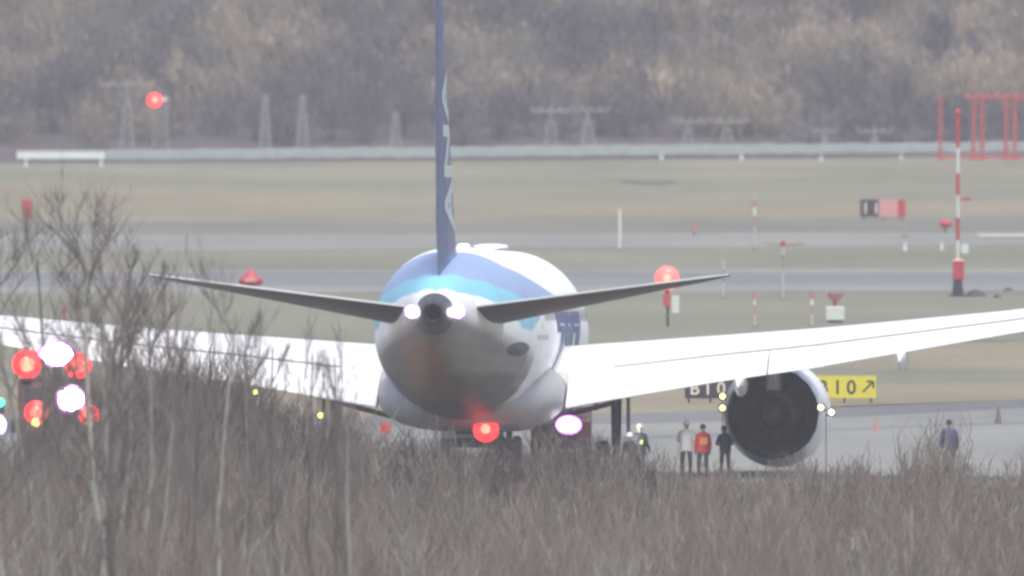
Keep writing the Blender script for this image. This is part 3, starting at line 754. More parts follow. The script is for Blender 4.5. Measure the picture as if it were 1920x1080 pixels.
# poles and markers
def pole(x, ytop, ybase, label, segs, r=.06, name='marker_pole', group=None, cat='marker pole'):
    p = G(x, ybase); s = F / p.y; o = thing(name, label, cat, p, 0, group)
    for a, c, m, rr in segs:
        b = MB(); z0, z1 = (ybase - a) / s, (ybase - c) / s; b.tube([(0, 0, z0), (0, 0, z1)], rr, 8); b.build('pole_band', m, o)
    b = MB(); b.box((0, 0, .03), (.3, .3, .06)); b.build('base', DARKM, o)
    return o, s
PLW = mat('pole_white', (.62, .64, .56), .5, var=.05); PLP = mat('pole_pale', (.42, .43, .38), .6); PKR = mat('pole_pink', (.42, .2, .2), .6)
pole(1162, 392, 468, 'plain white marker pole standing on the grass right of the fuselage', [(468, 392, PLW, .09)])
pole(1415, 358, 468, 'thin tall pole with pink bands and pale lower half', [(468, 425, PLP, .07), (425, 405, PKR, .08), (405, 388, PLW, .09), (388, 376, PKR, .1), (376, 358, PLP, .03)])
pole(1468, 452, 562, 'thin leaning-looking pole with a small red top above pale thin shaft', [(562, 505, PLP, .05), (505, 478, mat('pole_dim', (.24, .23, .2), .6), .045), (478, 462, PLP, .1), (462, 452, RED, .11)])
pole(1356, 488, 560, 'very thin pale pole above the right stabilizer tip', [(560, 530, PLP, .05), (530, 505, MATS['pole_dim'], .03), (505, 488, PLP, .07)])
pole(1415, 548, 613, 'short banded stake left of the white box', [(613, 590, PLP, .07), (590, 572, PKR, .05), (572, 560, PLW, .06), (560, 545, PKR, .09)], group='short banded stakes in the grass')
pole(1522, 545, 613, 'short banded stake next to the white box on its left side', [(613, 590, PLP, .08), (590, 572, PKR, .05), (572, 560, PLW, .08), (560, 545, PKR, .1)], group='short banded stakes in the grass')
pole(1302, 414, 440, 'small dull red stake on the far verge', [(440, 414, PKR, .12)], name='marker_stake')
pole(1697, 408, 445, 'thin faint pinkish stake below the faded red sign', [(445, 408, PKR, .035)], name='marker_stake')
pole(350, 438, 475, 'small dim reddish stake left of the left stabilizer tip', [(475, 440, mat('stake_dim', (.3, .2, .2), .7), .07)], name='marker_stake')
# red cans / domes
p = G(51, 411); s = F / p.y
o = thing('marker_drum', 'upright red drum alone on the far grass at the left', 'drum', p)
b = MB(); b.tube([(0, 0, 0), (0, 0, .1), (0, 0, .55), (0, 0, 1.1), (0, 0, 1.2)], [.2, .24, .30, .34, .3], 16); b.build('drum_body', RED, o, smooth=True)
b = MB(); b.tube([(0, 0, .62), (0, 0, .72)], .335, 16); b.build('band', mat('drum_band', (.35, .08, .08), .6), o)
p = G(470, 548); s = F / p.y
o = thing('marker_dome', 'red domed ground marker with a pale face above the left stabilizer', 'marker', p)
b = MB(); b.tube([(0, 0, 0), (0, 0, .3)], .1, 8); b.build('stem', DARKM, o)
b = MB(); b.loft([[Vector((rr * math.cos(a), rr * .7 * math.sin(a), z)) for a in [2 * math.pi * k / 18 for k in range(18)]] for z, rr in ((.3, .35), (.42, .58), (.62, .62), (.78, .42), (.95, .24), (1.1, .16), (1.2, .04))]); b.build('dome', RED, o, smooth=True)
b = MB(); b.box((0, -.44, .62), (.62, .04, .14)); b.build('pale_face', mat('face_pink', (.6, .35, .35), .5), o)
p = G(1772, 437)
o = thing('marker_ball', 'round dull red marker on a stub left of the banded mast', 'marker', p)
b = MB(); b.tube([(0, 0, 0), (0, 0, .3)], .05, 6); b.build('stem', DARKM, o)
b = MB(); b.ball((.05, 0, .55), .34, sc_=(1.1, .8, .8)); b.build('ball', REDF, o, smooth=True)
b = MB(); b.tube([(-.28, -.05, .1), (-.28, -.05, 1.05)], .04, 6); b.build('stake', PKR, o)
p = G(120, 600)
o = thing('marker_stake', 'small red stake behind the left wing among sapling tops', 'marker pole', p)
b = MB(); b.tube([(0, 0, 0), (0, 0, .55)], .09, 8); b.build('shaft', RED, o); b = MB(); b.box((0, 0, .03), (.3, .3, .06)); b.build('base', DARKM, o)

# obstruction lamp on post
p = G(1252, 613); s = F / p.y
o = thing('obstruction_light', 'glowing red lamp on a post with a white box, above the right stabilizer', 'lamp post', p)
b = MB(); b.tube([(0, 0, 0), (0, 0, .95)], .06, 8); b.build('post', DARKM, o)
b = MB(); b.box((-.05, 0, 1.25), (.32, .32, .62)); bevel(b.build('red_housing', REDF, o), .03)
b = MB(); b.box((.36, -.05, 1.05), (.34, .3, .82)); b.tube([(0, 0, 1.1), (.3, 0, 1.1)], .04, 6); bevel(b.build('white_box', BOXW, o), .03)
b = MB(); b.tube([(-.02, 0, 1.55), (-.02, 0, 1.9)], .1, 8, 2); b.ball((-.03, 0, 2.27), .56, 1, 18, 12, (1, .7, 1)); b.disc((-.03, -.36, 2.27), .2, .14, 0); b.build('lamp', [L_REDC, mat('lamp_coral', (.8, .1, .1), .3, emit=((1.0, .09, .075), 1.3)), DARKM], o, smooth=True)
# pink topped white cabinet
p = G(1566, 606); s = F / p.y
o = thing('equipment_cabinet', 'square white cabinet with a faded red funnel shaped lamp on top', 'cabinet', p)
b = MB(); b.box((0, 0, .46), (.86, .6, .66)); bevel(b.build('cabinet', BOXW, o), .04)
b = MB(); b.box((0, 0, .07), (.7, .5, .13)); b.build('plinth', DARKM, o)
b = MB(); b.tube([(0, 0, .8), (0, 0, 1.1), (0, 0, 1.12), (0, 0, 1.42)], [.08, .14, .26, .42], 16); b.box((-.36, 0, 1.38), (.16, .2, .1)); b.box((.36, 0, 1.38), (.16, .2, .1)); b.build('lamp_head', FADED, o, smooth=True)
b = MB(); b.tube([(0, -.12, .82), (0, -.12, 1.12)], .09, 8); b.build('lamp_neck', REDF, o)
# cones on the apron edge
for x, y, h, lab in ((1643, 811, .55, 'dull red traffic cone on the pale apron under the yellow sign'), (1872, 797, .7, 'dark traffic cone on the pale apron at the right edge')):
    o = thing('traffic_cone', lab, 'traffic cone', G(x, y), 0, 'traffic cones on the apron')
    m = PKR if h < .6 else mat('cone_dark', (.16, .1, .12), .6)
    b = MB(); b.box((0, 0, .025), (h * .6, h * .6, .05)); b.build('base', m, o)
    b = MB(); b.tube([(0, 0, .05), (0, 0, h * .5), (0, 0, h)], [h * .2, h * .12, h * .05], 12); b.build('cone', m, o, smooth=True)
# amber lamps

def amber(x, ylamps, ybase, d, label, r=.09, m=L_AMBER):
    p = D(x, ybase, d); p.z = 0
    o = thing('amber_light', label, 'ground light', p)
    tops = [HC - (y - YH) * d / F for _, y in ylamps]
    b = MB(); b.tube([(0, .1, 0), (0, .1, max(tops) + .05)], .016, 6); b.box((0, .1, .04), (.3, .3, .08)); b.build('post', DARKM, o)
    for (lx, y), z in zip(ylamps, tops):
        X = (lx - x) * d / F
        b = MB(); b.box((X, .06, z), (.26, .12, .26), 1); b.disc((X, -.02, z), r, .06, 0); 
        if abs(X) > .1: b.tube([(0, .1, z - .1), (X, .1, z - .05)], .03, 6, 1)
        b.build('lamp', [m, DARKM], o)
amber(1355, [(1355, 743), (1355, 765)], 900, 873, 'two small amber lamps one above the other left of the engine')
amber(1549, [(1539, 764), (1559, 773)], 905, 868, 'pair of warm white lamps in front of the engine cowl', m=mat('lamp_warm', (1, .8, .5), .3, emit=((1, .75, .35), 7)))
amber(478, [(478, 735)], 900, 868, 'lone greenish yellow lamp below the left wing', .09, mat('lamp_yellow_green', (.7, .9, .2), .3, emit=((.75, 1, .2), 2.5)))
amber(722, [(722, 803)], 905, 866, 'dim red lamp half lost in the thicket under the left side of the belly', .2, mat('dim_red_glow', (.5, .05, .05), .3, emit=((1, .08, .06), .35)))
amber(912, [(912, 915)], 935, 852, 'low red disc added in the thicket for the reflection of the belly beacon', .16, MATS['dim_red_glow'])  # beacon reflection, built as a small glowing disc
amber(602, [(602, 779)], 900, 868, 'lone amber lamp on a thin post left of the belly', .1)

# ------------------------------------------------------------------ vehicles
GLASSD = mat('dark_glass', (.03, .035, .04), .15, var=.05)
def truck(name, label, cat, loc, body, W=2.6, Hh=3.2, L=8.0, lamps=(), rz=0.0):
    r = thing(name, label, cat, loc, rz)
    b = MB(); b.box((0, L / 2, .95 + (Hh - .95) / 2), (W, L - 2.2, Hh - .95)); bevel(b.build('body', body, r), .08)
    # cab, towards the camera
    b = MB(); n = [(-.0, .55), (-.05, 1.5), (.35, Hh - .15), (.6, Hh), (2.0, Hh), (2.0, .55)]
    P = [Vector((sx * (W / 2 - .03), y_ , z_)) for sx in (-1, 1) for y_, z_ in n]; k = len(n)
    b.add(P, [tuple(range(k)), tuple(range(2 * k - 1, k - 1, -1))] + [(i, i + k, (i + 1) % k + k, (i + 1) % k) for i in range(k)])
    cab = bevel(b.build('cab', body, r), .06)
    b = MB(); z0, z1 = 1.62, Hh - .3
    def yy(z): return -.05 + (z - 1.5) / (Hh - 1.65) * .40 - .03
    b.add([(-W * .42, yy(z0), z0), (W * .42, yy(z0), z0), (W * .40, yy(z1), z1), (-W * .40, yy(z1), z1)], [(0, 1, 2, 3)]); b.add([(-W * .42, yy(z0) + .02, z0), (W * .42, yy(z0) + .02, z0), (W * .40, yy(z1) + .02, z1), (-W * .40, yy(z1) + .02, z1)], [(3, 2, 1, 0)]); b.build('windscreen', GLASSD, cab)
    b = MB(); b.box((0, -.1, .68), (W * 1.0, .25, .34)); bevel(b.build('bumper', DARKM, r), .05)
    b = MB(); b.box((0, -.04, 1.15), (W * .5, .08, .3)); b.build('grille', DARKM, r)
    for sx in (-1, 1):
        b = MB(); b.box((sx * (W / 2 + .14), .2, 2.1), (.16, .1, .45)); b.tube([(sx * W / 2, .25, 2.3), (sx * (W / 2 + .14), .2, 2.3)], .03, 6); b.build('mirror', DARKM, r)
        for y_ in (1.1, L - 2.0):
            b = MB(); b.loft([[Vector((sx * (W / 2 - .2) + dx, y_ + rr * math.cos(2 * math.pi * q / 24), .55 + rr * math.sin(2 * math.pi * q / 24))) for q in range(24)] for dx, rr in ((-.18, .4), (-.14, .55), (.14, .55), (.18, .4))])
            b.build('wheel', RUBBER, r, smooth=True)
    for (x, z, rad, ms, sx) in lamps:
        b = MB(); yl = -.28 if z < Hh else .25
        if z >= Hh: b.box((x, yl + .15, (Hh + z) / 2 - .05), (.3, .3, abs(z - Hh) + .05), 2)
        else: b.box((x, -.15, z), (rad, .2, rad), 2)
        b.disc((x, yl, z), rad, .16, 1, 20, sx); b.disc((x, yl - .1, z), rad * (.55 if ms[1] is L_RED else .78), .1, 0, 20, sx)
        b.build('lamp', [ms[0], ms[1], DARKM], r)
    return r
TRK = mat('truck_dark_red', (.07, .035, .035), .5)
d1 = 872.0; s1 = F / d1
def zz(y): return HC - (y - YH) / s1
def xx(x, c): return (x - c) / s1
c1 = 106
truck('fire_truck', 'emergency truck facing us behind the left saplings with red and white lamps lit', 'fire truck', (xx(c1, 960), d1, 0), TRK, 2.7, 3.7, 8.5,
      [(xx(50, c1), zz(683), .50, (L_REDC, L_RED), 1), (xx(146, c1), zz(686), .46, (L_REDC, L_RED), 1), (xx(107, c1), zz(664), .46, (L_WHITE, L_LILAC), 1.5),
       (xx(68, c1), zz(774), .42, (L_REDC, L_RED), 1), (xx(167, c1), zz(778), .36, (L_REDC, L_RED), 1), (xx(133, c1), zz(748), .50, (L_WHITE, L_LILAC), 1.1),
       (xx(66, c1), zz(791), .16, (L_AMBER, L_AMBER), 1), (xx(167, c1), zz(793), .15, (L_AMBER, L_AMBER), 1)])
c2 = -72
truck('emergency_van', 'dark vehicle cut by the left edge with one green and one blue white lamp', 'van', (xx(c2, 960), d1 + 1, 0), mat('van_dark', (.06, .06, .07), .5), 2.3, 2.6, 6.0,
      [(xx(12, c2) - .25, zz(757), .17, (L_GREEN, L_GREEN), 1), (xx(4, c2) - .25, zz(798), .40, (L_WHITE, L_BLUE), 1.0)])
# vehicles beyond the belly
p = G(1055, 868)
s2 = F / p.y
truck('red_service_car', 'dull red service vehicle seen low between the belly and the right main gear', 'service car', (xx(1052, 960) * s1 / s2, p.y, 0), mat('service_red', (.10, .04, .04), .5), 2.2, 1.95, 5.0, [])
p = G(880, 866)
truck('white_service_car', 'pale service vehicle seen low under the belly beacon', 'service car', ((885 - 960) * p.y / F, p.y, 0), mat('service_white', (.36, .38, .38), .5), 2.3, 1.75, 5.0, [])

# ------------------------------------------------------------------ people
SKIN = mat('skin', (.45, .28, .2), .6); HIVIS = mat('hi_vis', (.35, .8, .12), .5, emit=None)
def person(loc, rz, label, jacket, trousers, head='hair', hcol=(.05, .04, .04), pose='stand', H=1.74, vest=None, bands=False, pack=None):
    r = thing('person', label, 'person', loc, rz, 'people standing by the airliner')
    k = H / 1.74
    J = {'pel': (0, 0, .96), 'che': (0, .02, 1.25), 'upc': (0, .02, 1.42), 'nec': (0, .01, 1.50), 'hd0': (0, -.015, 1.60), 'hd1': (0, 0, 1.70),
         'shl': (-.18, .01, 1.42), 'ell': (-.25, .03, 1.13), 'wrl': (-.24, -.06, .90), 'hnl': (-.23, -.09, .82),
         'shr': (.18, .01, 1.42), 'elr': (.25, .03, 1.13), 'wrr': (.24, -.06, .90), 'hnr': (.23, -.09, .82),
         'hil': (-.10, 0, .90), 'knl': (-.12, -.03, .50), 'anl': (-.13, .02, .09), 'tol': (-.14, -.14, .04),
         'hir': (.10, 0, .90), 'knr': (.13, -.02, .50), 'anr': (.15, .03, .09), 'tor': (.17, -.13, .04)}
    if pose == 'arms':      # forearms folded forward
        J.update({'ell': (-.26, -.02, 1.15), 'wrl': (-.06, -.22, 1.20), 'hnl': (.02, -.24, 1.22), 'elr': (.26, -.02, 1.15), 'wrr': (.08, -.25, 1.14), 'hnr': (.0, -.27, 1.13)})
    if pose == 'lean':
        for q in ('che', 'upc', 'nec', 'hd0', 'hd1', 'shl', 'shr'): J[q] = (J[q][0], J[q][1] - .10 * (J[q][2] - .9) * 2, J[q][2] - .03)
        J.update({'ell': (-.3, -.12, 1.1), 'wrl': (-.12, -.32, 1.05), 'hnl': (-.07, -.38, 1.04), 'elr': (.28, -.12, 1.12), 'wrr': (.13, -.33, 1.08), 'hnr': (.07, -.38, 1.08)})
    if pose == 'walk':
        J.update({'knr': (.11, -.2, .52), 'anr': (.12, -.22, .10), 'tor': (.12, -.38, .05), 'anl': (-.11, .24, .12), 'knl': (-.11, .05, .5), 'tol': (-.11, .10, .04), 'wrl': (-.25, -.2, .95), 'hnl': (-.24, -.27, .90)})
    RD = {'pel': .155, 'che': .16, 'upc': .15, 'nec': .06, 'hd0': .088, 'hd1': .092, 'shl': .078, 'shr': .078, 'ell': .058, 'elr': .058, 'wrl': .04, 'wrr': .04, 'hnl': .035, 'hnr': .035,
          'hil': .105, 'hir': .105, 'knl': .075, 'knr': .075, 'anl': .05, 'anr': .05, 'tol': .045, 'tor': .045}
    E = [('pel', 'che'), ('che', 'upc'), ('upc', 'nec'), ('nec', 'hd0'), ('hd0', 'hd1'), ('upc', 'shl'), ('shl', 'ell'), ('ell', 'wrl'), ('wrl', 'hnl'), ('upc', 'shr'), ('shr', 'elr'), ('elr', 'wrr'), ('wrr', 'hnr'),
         ('pel', 'hil'), ('hil', 'knl'), ('knl', 'anl'), ('anl', 'tol'), ('pel', 'hir'), ('hir', 'knr'), ('knr', 'anr'), ('anr', 'tor')]
    ks = list(J); me = bpy.data.meshes.new('sk'); me.from_pydata([tuple(c * k for c in J[q]) for q in ks], [(ks.index(a), ks.index(c)) for a, c in E], [])
    o = bpy.data.objects.new('sk', me); COL.objects.link(o)
    o.modifiers.new('s', 'SKIN')
    sv = me.skin_vertices[0].data
    for i, q in enumerate(ks):
        f = (1.25, .8) if q in ('pel', 'che', 'upc') else (1, 1)
        sv[i].radius = (RD[q] * k * f[0] * .88, RD[q] * k * f[1] * .95); sv[i].use_root = (q == 'pel')
    ms = o.modifiers.new('u', 'SUBSURF'); ms.levels = 2; ms.render_levels = 2
    dg = bpy.context.evaluated_depsgraph_get(); bm_me = bpy.data.meshes.new_from_object(o.evaluated_get(dg)); bpy.data.objects.remove(o)
    # fingers, nose, ears joined into the same mesh
    b = MB()
    for s_ in ('l', 'r'):
        w0, h0 = Vector(J['wr' + s_]) * k, Vector(J['hn' + s_]) * k; d = (h0 - w0).normalized(); sd = d.cross(Vector((0, 1, 0.3))).normalized()
        for i, (o_, L) in enumerate(((-.027, .062), (-.009, .075), (.009, .08), (.026, .07))):
            a = h0 + sd * o_; b.tube([a, a + d * L * .5, a + d * L * .85 + Vector((0, -.018, 0))], [.010, .009, .006], 6)
        t = w0.lerp(h0, .5) + sd * (-.03); b.tube([t, t + d * .03 - sd * .03, t + d * .06 - sd * .035], [.012, .011, .008], 6)
    hc = (Vector(J['hd0']) + Vector(J['hd1'])) / 2 * k
    b.tube([hc + Vector((0, -.085, .0)), hc + Vector((0, -.115, -.02))], [.012, .016], 6)
    for sx in (-1, 1): b.ball(hc + Vector((sx * .088, .005, -.01)), .024, 0, 8, 5, (.5, 1, 1.3))
    bmm = bmesh.new(); bmm.from_mesh(bm_me); tmp = bpy.data.meshes.new('x'); tmp.from_pydata(b.v, [], b.f); bmm.from_mesh(tmp); bmm.to_mesh(bm_me); bmm.free()
    nk = J['nec'][2] * k + .02; wl = [Vector(J['wrl']) * k, Vector(J['wrr']) * k, Vector(J['hnl']) * k, Vector(J['hnr']) * k]
    bm_me.materials.clear()
    for m in (jacket, trousers, SKIN, DARKM): bm_me.materials.append(m)
    for p in bm_me.polygons:
        c = p.center; p.use_smooth = True
        if c.z > nk: p.material_index = 2
        elif min((c - wl[2]).length, (c - wl[3]).length) < .075 * k or min((c - wl[2]).length, (c - wl[3]).length) < .12 and c.z < 1.0 and abs(c.x) > .2: p.material_index = 2
        elif c.z < .12 * k: p.material_index = 3
        elif c.z < .92 * k and abs(c.x) < .22: p.material_index = 1
        else: p.material_index = 0
    body = bpy.data.objects.new('body', bm_me); COL.objects.link(body); body.parent = r
    # face: eyes and mouth
    b = MB()
    for sx in (-1, 1): b.ball(hc + Vector((sx * .032, -.082, .012)), .011, 0, 8, 5)
    b.box(hc + Vector((0, -.086, -.05)), (.045, .008, .01)); b.build('face_features', DARKM, r)
    if head == 'helmet':
        b = MB(); b.loft([[hc + Vector((rr * math.cos(a), rr * 1.12 * math.sin(a), z)) for a in [2 * math.pi * q / 16 for q in range(16)]] for z, rr in ((.02, .125), (.035, .112), (.09, .105), (.13, .08), (.155, .035), (.16, .005))]); b.build('helmet', mat('helmet_white', (.72, .76, .66), .4), r, smooth=True)
    else:
        b = MB(); b.loft([[hc + Vector((rr * math.cos(a), .012 + rr * 1.08 * math.sin(a), z)) for a in [2 * math.pi * q / 16 for q in range(16)]] for z, rr in ((-.03, .085), (.0, .101), (.05, .106), (.1, .086), (.13, .04), (.138, .005))]); b.build('hair', mat('hair_dark', hcol, .8), r, smooth=True)
    # jacket hem / vest shell
    zc = J['upc'][2]; dy = J['upc'][1]
    b = MB(); m = vest or jacket
    b.loft([[Vector(((rx * math.cos(a)) * k, (yo + ry * math.sin(a)) * k, z * k)) for a in [2 * math.pi * q / 20 for q in range(20)]] for z, rx, ry, yo in ((.84, .215, .15, 0), (.95, .20, .145, 0), (1.15, .205, .15, dy * .5), (1.32, .215, .15, dy), (1.43, .17, .125, dy), (1.485, .08, .08, dy))])
    b.build('vest' if vest else 'jacket', m, r, smooth=True)
    if bands:
        b = MB(); b.box((-.08, .16, 1.22 * k), (.16, .03, .14)); b.box((.2, .1, .98 * k), (.14, .08, .14)); b.box((-.08, -.17 + dy, 1.22 * k), (.16, .03, .12)); b.build('reflective_patch', HIVIS, r)
    if pack:
        b = MB(); b.box((0, .20, 1.22 * k), (.26, .1, .26)); bevel(b.build('back_badge', pack, r), .03)
    return r
NAVY = mat('navy_cloth', (.035, .045, .10), .8, var=.2); BLK = mat('black_cloth', (.03, .035, .04), .8, var=.2); GRT = mat('grey_trousers', (.10, .10, .11), .8)
WJK = mat('white_jacket', (.85, .86, .80), .7, var=.08); REDJ = mat('red_vest', (.62, .06, .06), .6, var=.1); MAR = mat('maroon_trousers', (.20, .12, .13), .8)
person(G(1287, 897), math.pi * .95, 'person in white jacket, white helmet and maroon trousers under the wing, arms folded', WJK, MAR, 'helmet', pose='arms', H=1.97)
person(G(1318, 897), math.pi * 1.05, 'person in red vest and grey trousers between the white jacket and the dark suit', REDJ, GRT, 'hair', pose='stand', H=1.86, vest=REDJ, pack=mat('badge_orange', (.8, .3, .12), .6))
person(G(1360, 893), math.pi * 1.1, 'person in dark navy suit standing just left of the engine', NAVY, NAVY, 'hair', pose='lean', H=1.76)
person(G(1200, 902), math.pi * .9, 'firefighter in dark suit with white helmet, right one of the two beside the gear', BLK, BLK, 'helmet', pose='walk', H=1.95, bands=True)
person(G(1185, 906), math.pi * 1.2, 'firefighter in dark suit, left one of the two beside the gear', BLK, BLK, 'helmet', pose='lean', H=1.72)
person(G(1780, 894), math.pi * 1.0, 'person in dark blue coat standing alone at the right behind tall weeds', mat('indigo_coat', (.07, .065, .16), .8, var=.2), mat('dark_trousers', (.08, .07, .08), .8), 'hair', pose='stand', H=1.98)

# ------------------------------------------------------------------ saplings at the left
def make_tree(seed, H, lean=0.0, pale=True, dens=1.0):
    rg = random.Random(seed); trunk = MB(); crown = MB()
    def branch(mb, p, d, L, r, depth, n):
        pts = [p.copy()]; rad = [r]; steps = 4 if depth < 2 else 3
        for i in range(steps):
            d = (d + Vector((rg.gauss(0, .12), rg.gauss(0, .12), .07 if depth else .02))).normalized()
            p = p + d * L / steps; pts.append(p.copy()); rad.append(r * (1 - (i + 1) / steps * .75))
        mb.tube(pts, rad, n, cap=False)
        return pts, rad
    d0 = Vector((lean, rg.gauss(0, .04), 1)).normalized()
    pts, rad = branch(trunk, Vector((0, 0, -.05)), d0, H, .05 + H * .004, 0, 7)
    def at(pts, t):
        q = t * (len(pts) - 1); i = min(int(q), len(pts) - 2); return pts[i].lerp(pts[i + 1], q - i)
    nl = int(13 * dens)
    for k in range(nl):
        t = .30 + .68 * (k + rg.random() * .6) / nl; a = rg.uniform(0, 6.283); el = rg.uniform(.9, 1.9)
        d = Vector((math.cos(a), math.sin(a), el)).normalized(); L = H * rg.uniform(.16, .34) * (1.15 - .5 * t)
        p1, r1 = branch(crown, at(pts, t), d, L, .017, 1, 4)
        for j in range(8):
            tt = .2 + .8 * j / 8; a2 = rg.uniform(0, 6.283); d2 = (d * 1.2 + Vector((math.cos(a2), math.sin(a2), rg.uniform(.2, 1))) * .75).normalized()
            p2, r2 = branch(crown, at(p1, tt), d2, L * rg.uniform(.3, .55), .0095, 2, 3)
            for q in range(7):
                a3 = rg.uniform(0, 6.283); d3 = (d2 + Vector((math.cos(a3), math.sin(a3), rg.uniform(0, .9))) * .7).normalized()
                branch(crown, at(p2, rg.uniform(.15, 1)), d3, L * rg.uniform(.15, .32), .0065, 3, 3)
    return trunk, crown
BIRCH = mat('birch_bark', (.25, .25, .215), .8, var=.3, scale=2.5, stretch=(1, 1, .4)); TWIG = mat('twig_bark', (.15, .125, .115), .9, var=.2)
DBARK = mat('dark_bark', (.11, .095, .09), .9, var=.2)
protos = []
for i, (H, ln) in enumerate(((9.5, .02), (8.0, -.06), (7.0, .10), (5.5, -.03), (4.2, .12))):
    t, c = make_tree(40 + i, H, ln, dens=.85 if i < 3 else .55)
    r = thing('bare_sapling', 'x', 'tree'); t.build('trunk', BIRCH if i != 3 else DBARK, r, smooth=True); c.build('crown', TWIG, r); protos.append((r, H))
GRP = 'bare saplings in front of the airliner'
dense = 'bare sapling in the dense dark clump at the far left, before the left wing'
trees = [ # x at base, photo top row, distance, prototype, label
 (22, 480, 800, 0, dense), (60, 500, 815, 1, dense), (112, 455, 785, 0, dense), (178, 440, 778, 0, dense), (150, 500, 800, 1, dense),
 (205, 500, 820, 2, dense), (228, 455, 765, 1, dense), (248, 530, 800, 2, dense), (5, 520, 745, 1, dense), (212, 600, 735, 3, dense),
 (285, 590, 775, 1, 'slim bare sapling with a pale stem just right of the far left clump'),
 (330, 610, 790, 3, 'bare sapling between the far left clump and the dark left engine'),
 (372, 640, 750, 3, 'bare sapling whose pale forked stem crosses the dark left engine'),
 (428, 572, 760, 1, 'tallest bare sapling in the middle of the left wing with a long pale stem'),
 (446, 620, 800, 2, 'leaning bare sapling close beside the tallest mid wing one'),
 (505, 640, 800, 3, 'small bare sapling in front of the inner left wing'),
 (586, 650, 770, 3, 'bare sapling with a straight pale stem left of the fuselage, amber lamp behind it'),
 (628, 660, 800, 3, 'thin bare sapling nearest the fuselage on its left'),
 (668, 770, 760, 4, 'short leaning pale stem below the fuselage left side')]
first = set()
for i, (x, yt, d, k, lab) in enumerate(trees):
    d = d - 125
    s = F / d; top = HC - (yt - YH) / s; pr, H = protos[k]; loc = Vector(((x - 960) / s, d, 0)); sc_ = top / H
    rz = random.uniform(0, 6.28)
    if k not in first: first.add(k); r = pr; r.location = loc; r.rotation_euler = (0, 0, rz); r['label'] = lab
    else: r = dup(pr, loc, rz, lab)
    r['group'] = GRP; r.scale = (sc_ * (random.uniform(.95, 1.2) if x < 260 else random.uniform(.65, .8)),) * 2 + (sc_,)

# ------------------------------------------------------------------ thicket between camera and taxiway
def thicket(name, n, dlo, dhi, hfun, col_lo, col_hi, stems, subs, label, wd=0.011, seed=3, xspan=24.0):
    rg = np.random.default_rng(seed)
    d = dlo + (dhi - dlo) * rg.random(n) ** 0.9; xw = rg.uniform(-xspan, xspan, n); px = 960 + xw * F / d
    h = hfun(px, d, rg); keep = h > 0.25; d, xw, h = d[keep], xw[keep], h[keep]; n = len(d)
    base = np.stack([xw, d, np.zeros(n)], 1)
    # stems
    B0 = np.repeat(base, stems, 0); hh = np.repeat(h, stems) * rg.uniform(.55, 1.0, n * stems); B0[:, :2] += rg.normal(0, .12, (n * stems, 2))
    az = rg.uniform(0, 2 * np.pi, n * stems); sp = rg.uniform(.02, .30, n * stems)
    dirv = np.stack([np.cos(az) * sp, np.sin(az) * sp, np.ones(n * stems)], 1); dirv /= np.linalg.norm(dirv, axis=1)[:, None]
    S0, S1, W, K = [B0], [B0 + dirv * hh[:, None]], [np.full(len(B0), wd * 1.3) * rg.uniform(.7, 1.6, len(B0))], [np.repeat(np.arange(n), stems)]
    # side twigs
    m = n * stems * subs; ip = np.repeat(np.arange(n * stems), subs); t = rg.uniform(.2, .98, m)
    P0 = B0[ip] + dirv[ip] * (hh[ip] * t)[:, None]; az = rg.uniform(0, 2 * np.pi, m); sp = rg.uniform(.2, .9, m)
    dv = np.stack([np.cos(az) * sp, np.sin(az) * sp, np.ones(m)], 1); dv /= np.linalg.norm(dv, axis=1)[:, None]
    L = hh[ip] * rg.uniform(.12, .36, m)
    S0.append(P0); S1.append(P0 + dv * L[:, None]); W.append(np.full(m, wd) * rg.uniform(.6, 1.3, m)); K.append(K[0][ip])
    S0, S1, W, K = np.concatenate(S0), np.concatenate(S1), np.concatenate(W), np.concatenate(K); N = len(S0)
    mid = (S0 + S1) / 2 + rg.normal(0, .035, (N, 3)) * np.linalg.norm(S1 - S0, axis=1)[:, None]
    # each twig: a slim three-sided tapering stalk of two segments
    ax = (S1 - S0); ax /= np.linalg.norm(ax, axis=1)[:, None] + 1e-9
    u = np.cross(ax, rg.normal(size=(N, 3))); u /= np.linalg.norm(u, axis=1)[:, None] + 1e-9; v = np.cross(ax, u)
    rings = []
    for c, f in ((S0, 1.0), (mid, .8), (S1, .25)):
        for k in range(3):
            a = 2 * np.pi * k / 3; rings.append(c + (u * np.cos(a) + v * np.sin(a)) * (W * f)[:, None])
    V = np.stack(rings, 1).reshape(-1, 3)
    q = np.array([(0, 1, 4, 3), (1, 2, 5, 4), (2, 0, 3, 5), (3, 4, 7, 6), (4, 5, 8, 7), (5, 3, 6, 8)])
    Fq = (q[None] + (np.arange(N) * 9)[:, None, None]).reshape(-1, 4)
    mixv = rg.random(n)[:, None]; cs = np.array(col_lo) * (1 - mixv) + np.array(col_hi) * mixv; cs = np.where(rg.random((n, 1)) < .07, np.array([[.30, .30, .26]]), cs); cs *= rg.uniform(.75, 1.25, (n, 1))
    C = np.repeat(cs[K] * rg.uniform(.7, 1.3, (N, 1)), 9, 0)
    o = np_mesh(name, V, Fq, attr_mat('thicket_bark', .9, var=.15, scale=1.0), C)
    o['kind'] = 'stuff'; o['label'] = label; o['category'] = 'thicket'
    print(name, N, len(Fq))
    return o
PXS = [-300, 0, 60, 150, 240, 300, 380, 470, 540, 620, 700, 800, 960, 1100, 1180, 1260, 1400, 1560, 1660, 1720, 1790, 1850, 1900, 2200]
YTP = [720, 760, 770, 755, 695, 690, 675, 700, 755, 760, 780, 785, 800, 780, 800, 832, 838, 838, 830, 775, 785, 828, 838, 838]
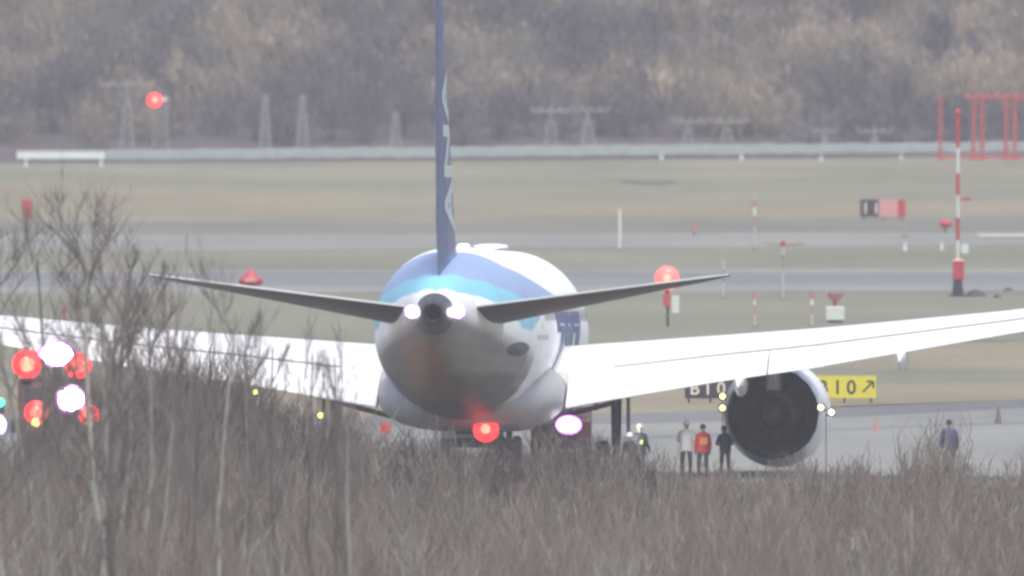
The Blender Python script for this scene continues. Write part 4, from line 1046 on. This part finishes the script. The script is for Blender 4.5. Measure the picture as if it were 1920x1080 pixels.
def env(px, d, rg):
    """bush height from how high the thicket stands where it borders the taxiway"""
    yt = np.interp(px, PXS, YTP); s = F / 846.0; h = HC - (yt - YH) / s
    nz = 1.5 * np.array([mnoise.noise(Vector((a * .011, b_ * .05, 2.0))) for a, b_ in zip(px, d)])
    return np.clip(h * (0.80 + .45 * nz) * rg.uniform(.55, 1.12, len(px)), .3, 6)
thicket('thicket', 4200, 735, 848, env, (.138, .112, .098), (.225, .188, .155), 5, 7, 'dense grey brown leafless thicket filling the foreground')
def near_env(px, d, rg):
    s = F / d; yt = 960 + 70 * np.array([mnoise.noise(Vector((a * .006, b_ * .03, 5.0))) for a, b_ in zip(px, d)]) + rg.uniform(-25, 90, len(px)) - np.clip((500 - px) * .12, 0, 50)
    return np.clip(HC - (yt - YH) / s, .3, 7)
thicket('near_thicket', 1500, 640, 725, near_env, (.152, .126, .108), (.245, .205, .168), 5, 7, 'soft grey brown tops of the nearest bushes along the bottom', seed=21, wd=.010, xspan=20)
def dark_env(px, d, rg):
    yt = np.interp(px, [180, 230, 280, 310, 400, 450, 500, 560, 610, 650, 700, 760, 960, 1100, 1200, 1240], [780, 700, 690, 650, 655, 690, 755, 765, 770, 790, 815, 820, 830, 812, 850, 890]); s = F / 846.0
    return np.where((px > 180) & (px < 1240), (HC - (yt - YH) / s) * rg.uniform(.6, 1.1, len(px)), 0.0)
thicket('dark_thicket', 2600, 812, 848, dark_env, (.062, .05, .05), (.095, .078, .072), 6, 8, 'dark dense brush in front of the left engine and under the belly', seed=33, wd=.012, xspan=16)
def low(px, d, rg): return rg.uniform(.5, 1.5, len(px))
thicket('tall_dry_grass', 7000, 735, 853, low, (.16, .14, .115), (.25, .22, .18), 8, 0, 'tall dry grass stalks growing between the bushes', wd=.012, seed=9)
sheet('thicket_floor', ([(0, 938), (1920, 940)], [(0, 1300), (1920, 1300)]), nextz(), ground_mat('litter', (.15, .13, .11), (.19, .165, .14), (.13, .115, .10)), wob=3)

# ------------------------------------------------------------------ air
b = MB(); b.box((0, 1250, 74), (3000, 2900, 150)); o = b.build('haze', mat('haze_shell', (1, 1, 1))); o['kind'] = 'stuff'
hm = bpy.data.materials.new('haze_air'); hm.use_nodes = True; n = hm.node_tree
n.nodes.remove(n.nodes['Principled BSDF']); pv = n.nodes.new('ShaderNodeVolumePrincipled')
pv.inputs['Color'].default_value = (.90, .90, .95, 1); pv.inputs['Density'].default_value = 0.00014; pv.inputs['Anisotropy'].default_value = 0.0
n.links.new(pv.outputs[0], n.nodes['Material Output'].inputs['Volume'])
o.data.materials.clear(); o.data.materials.append(hm)
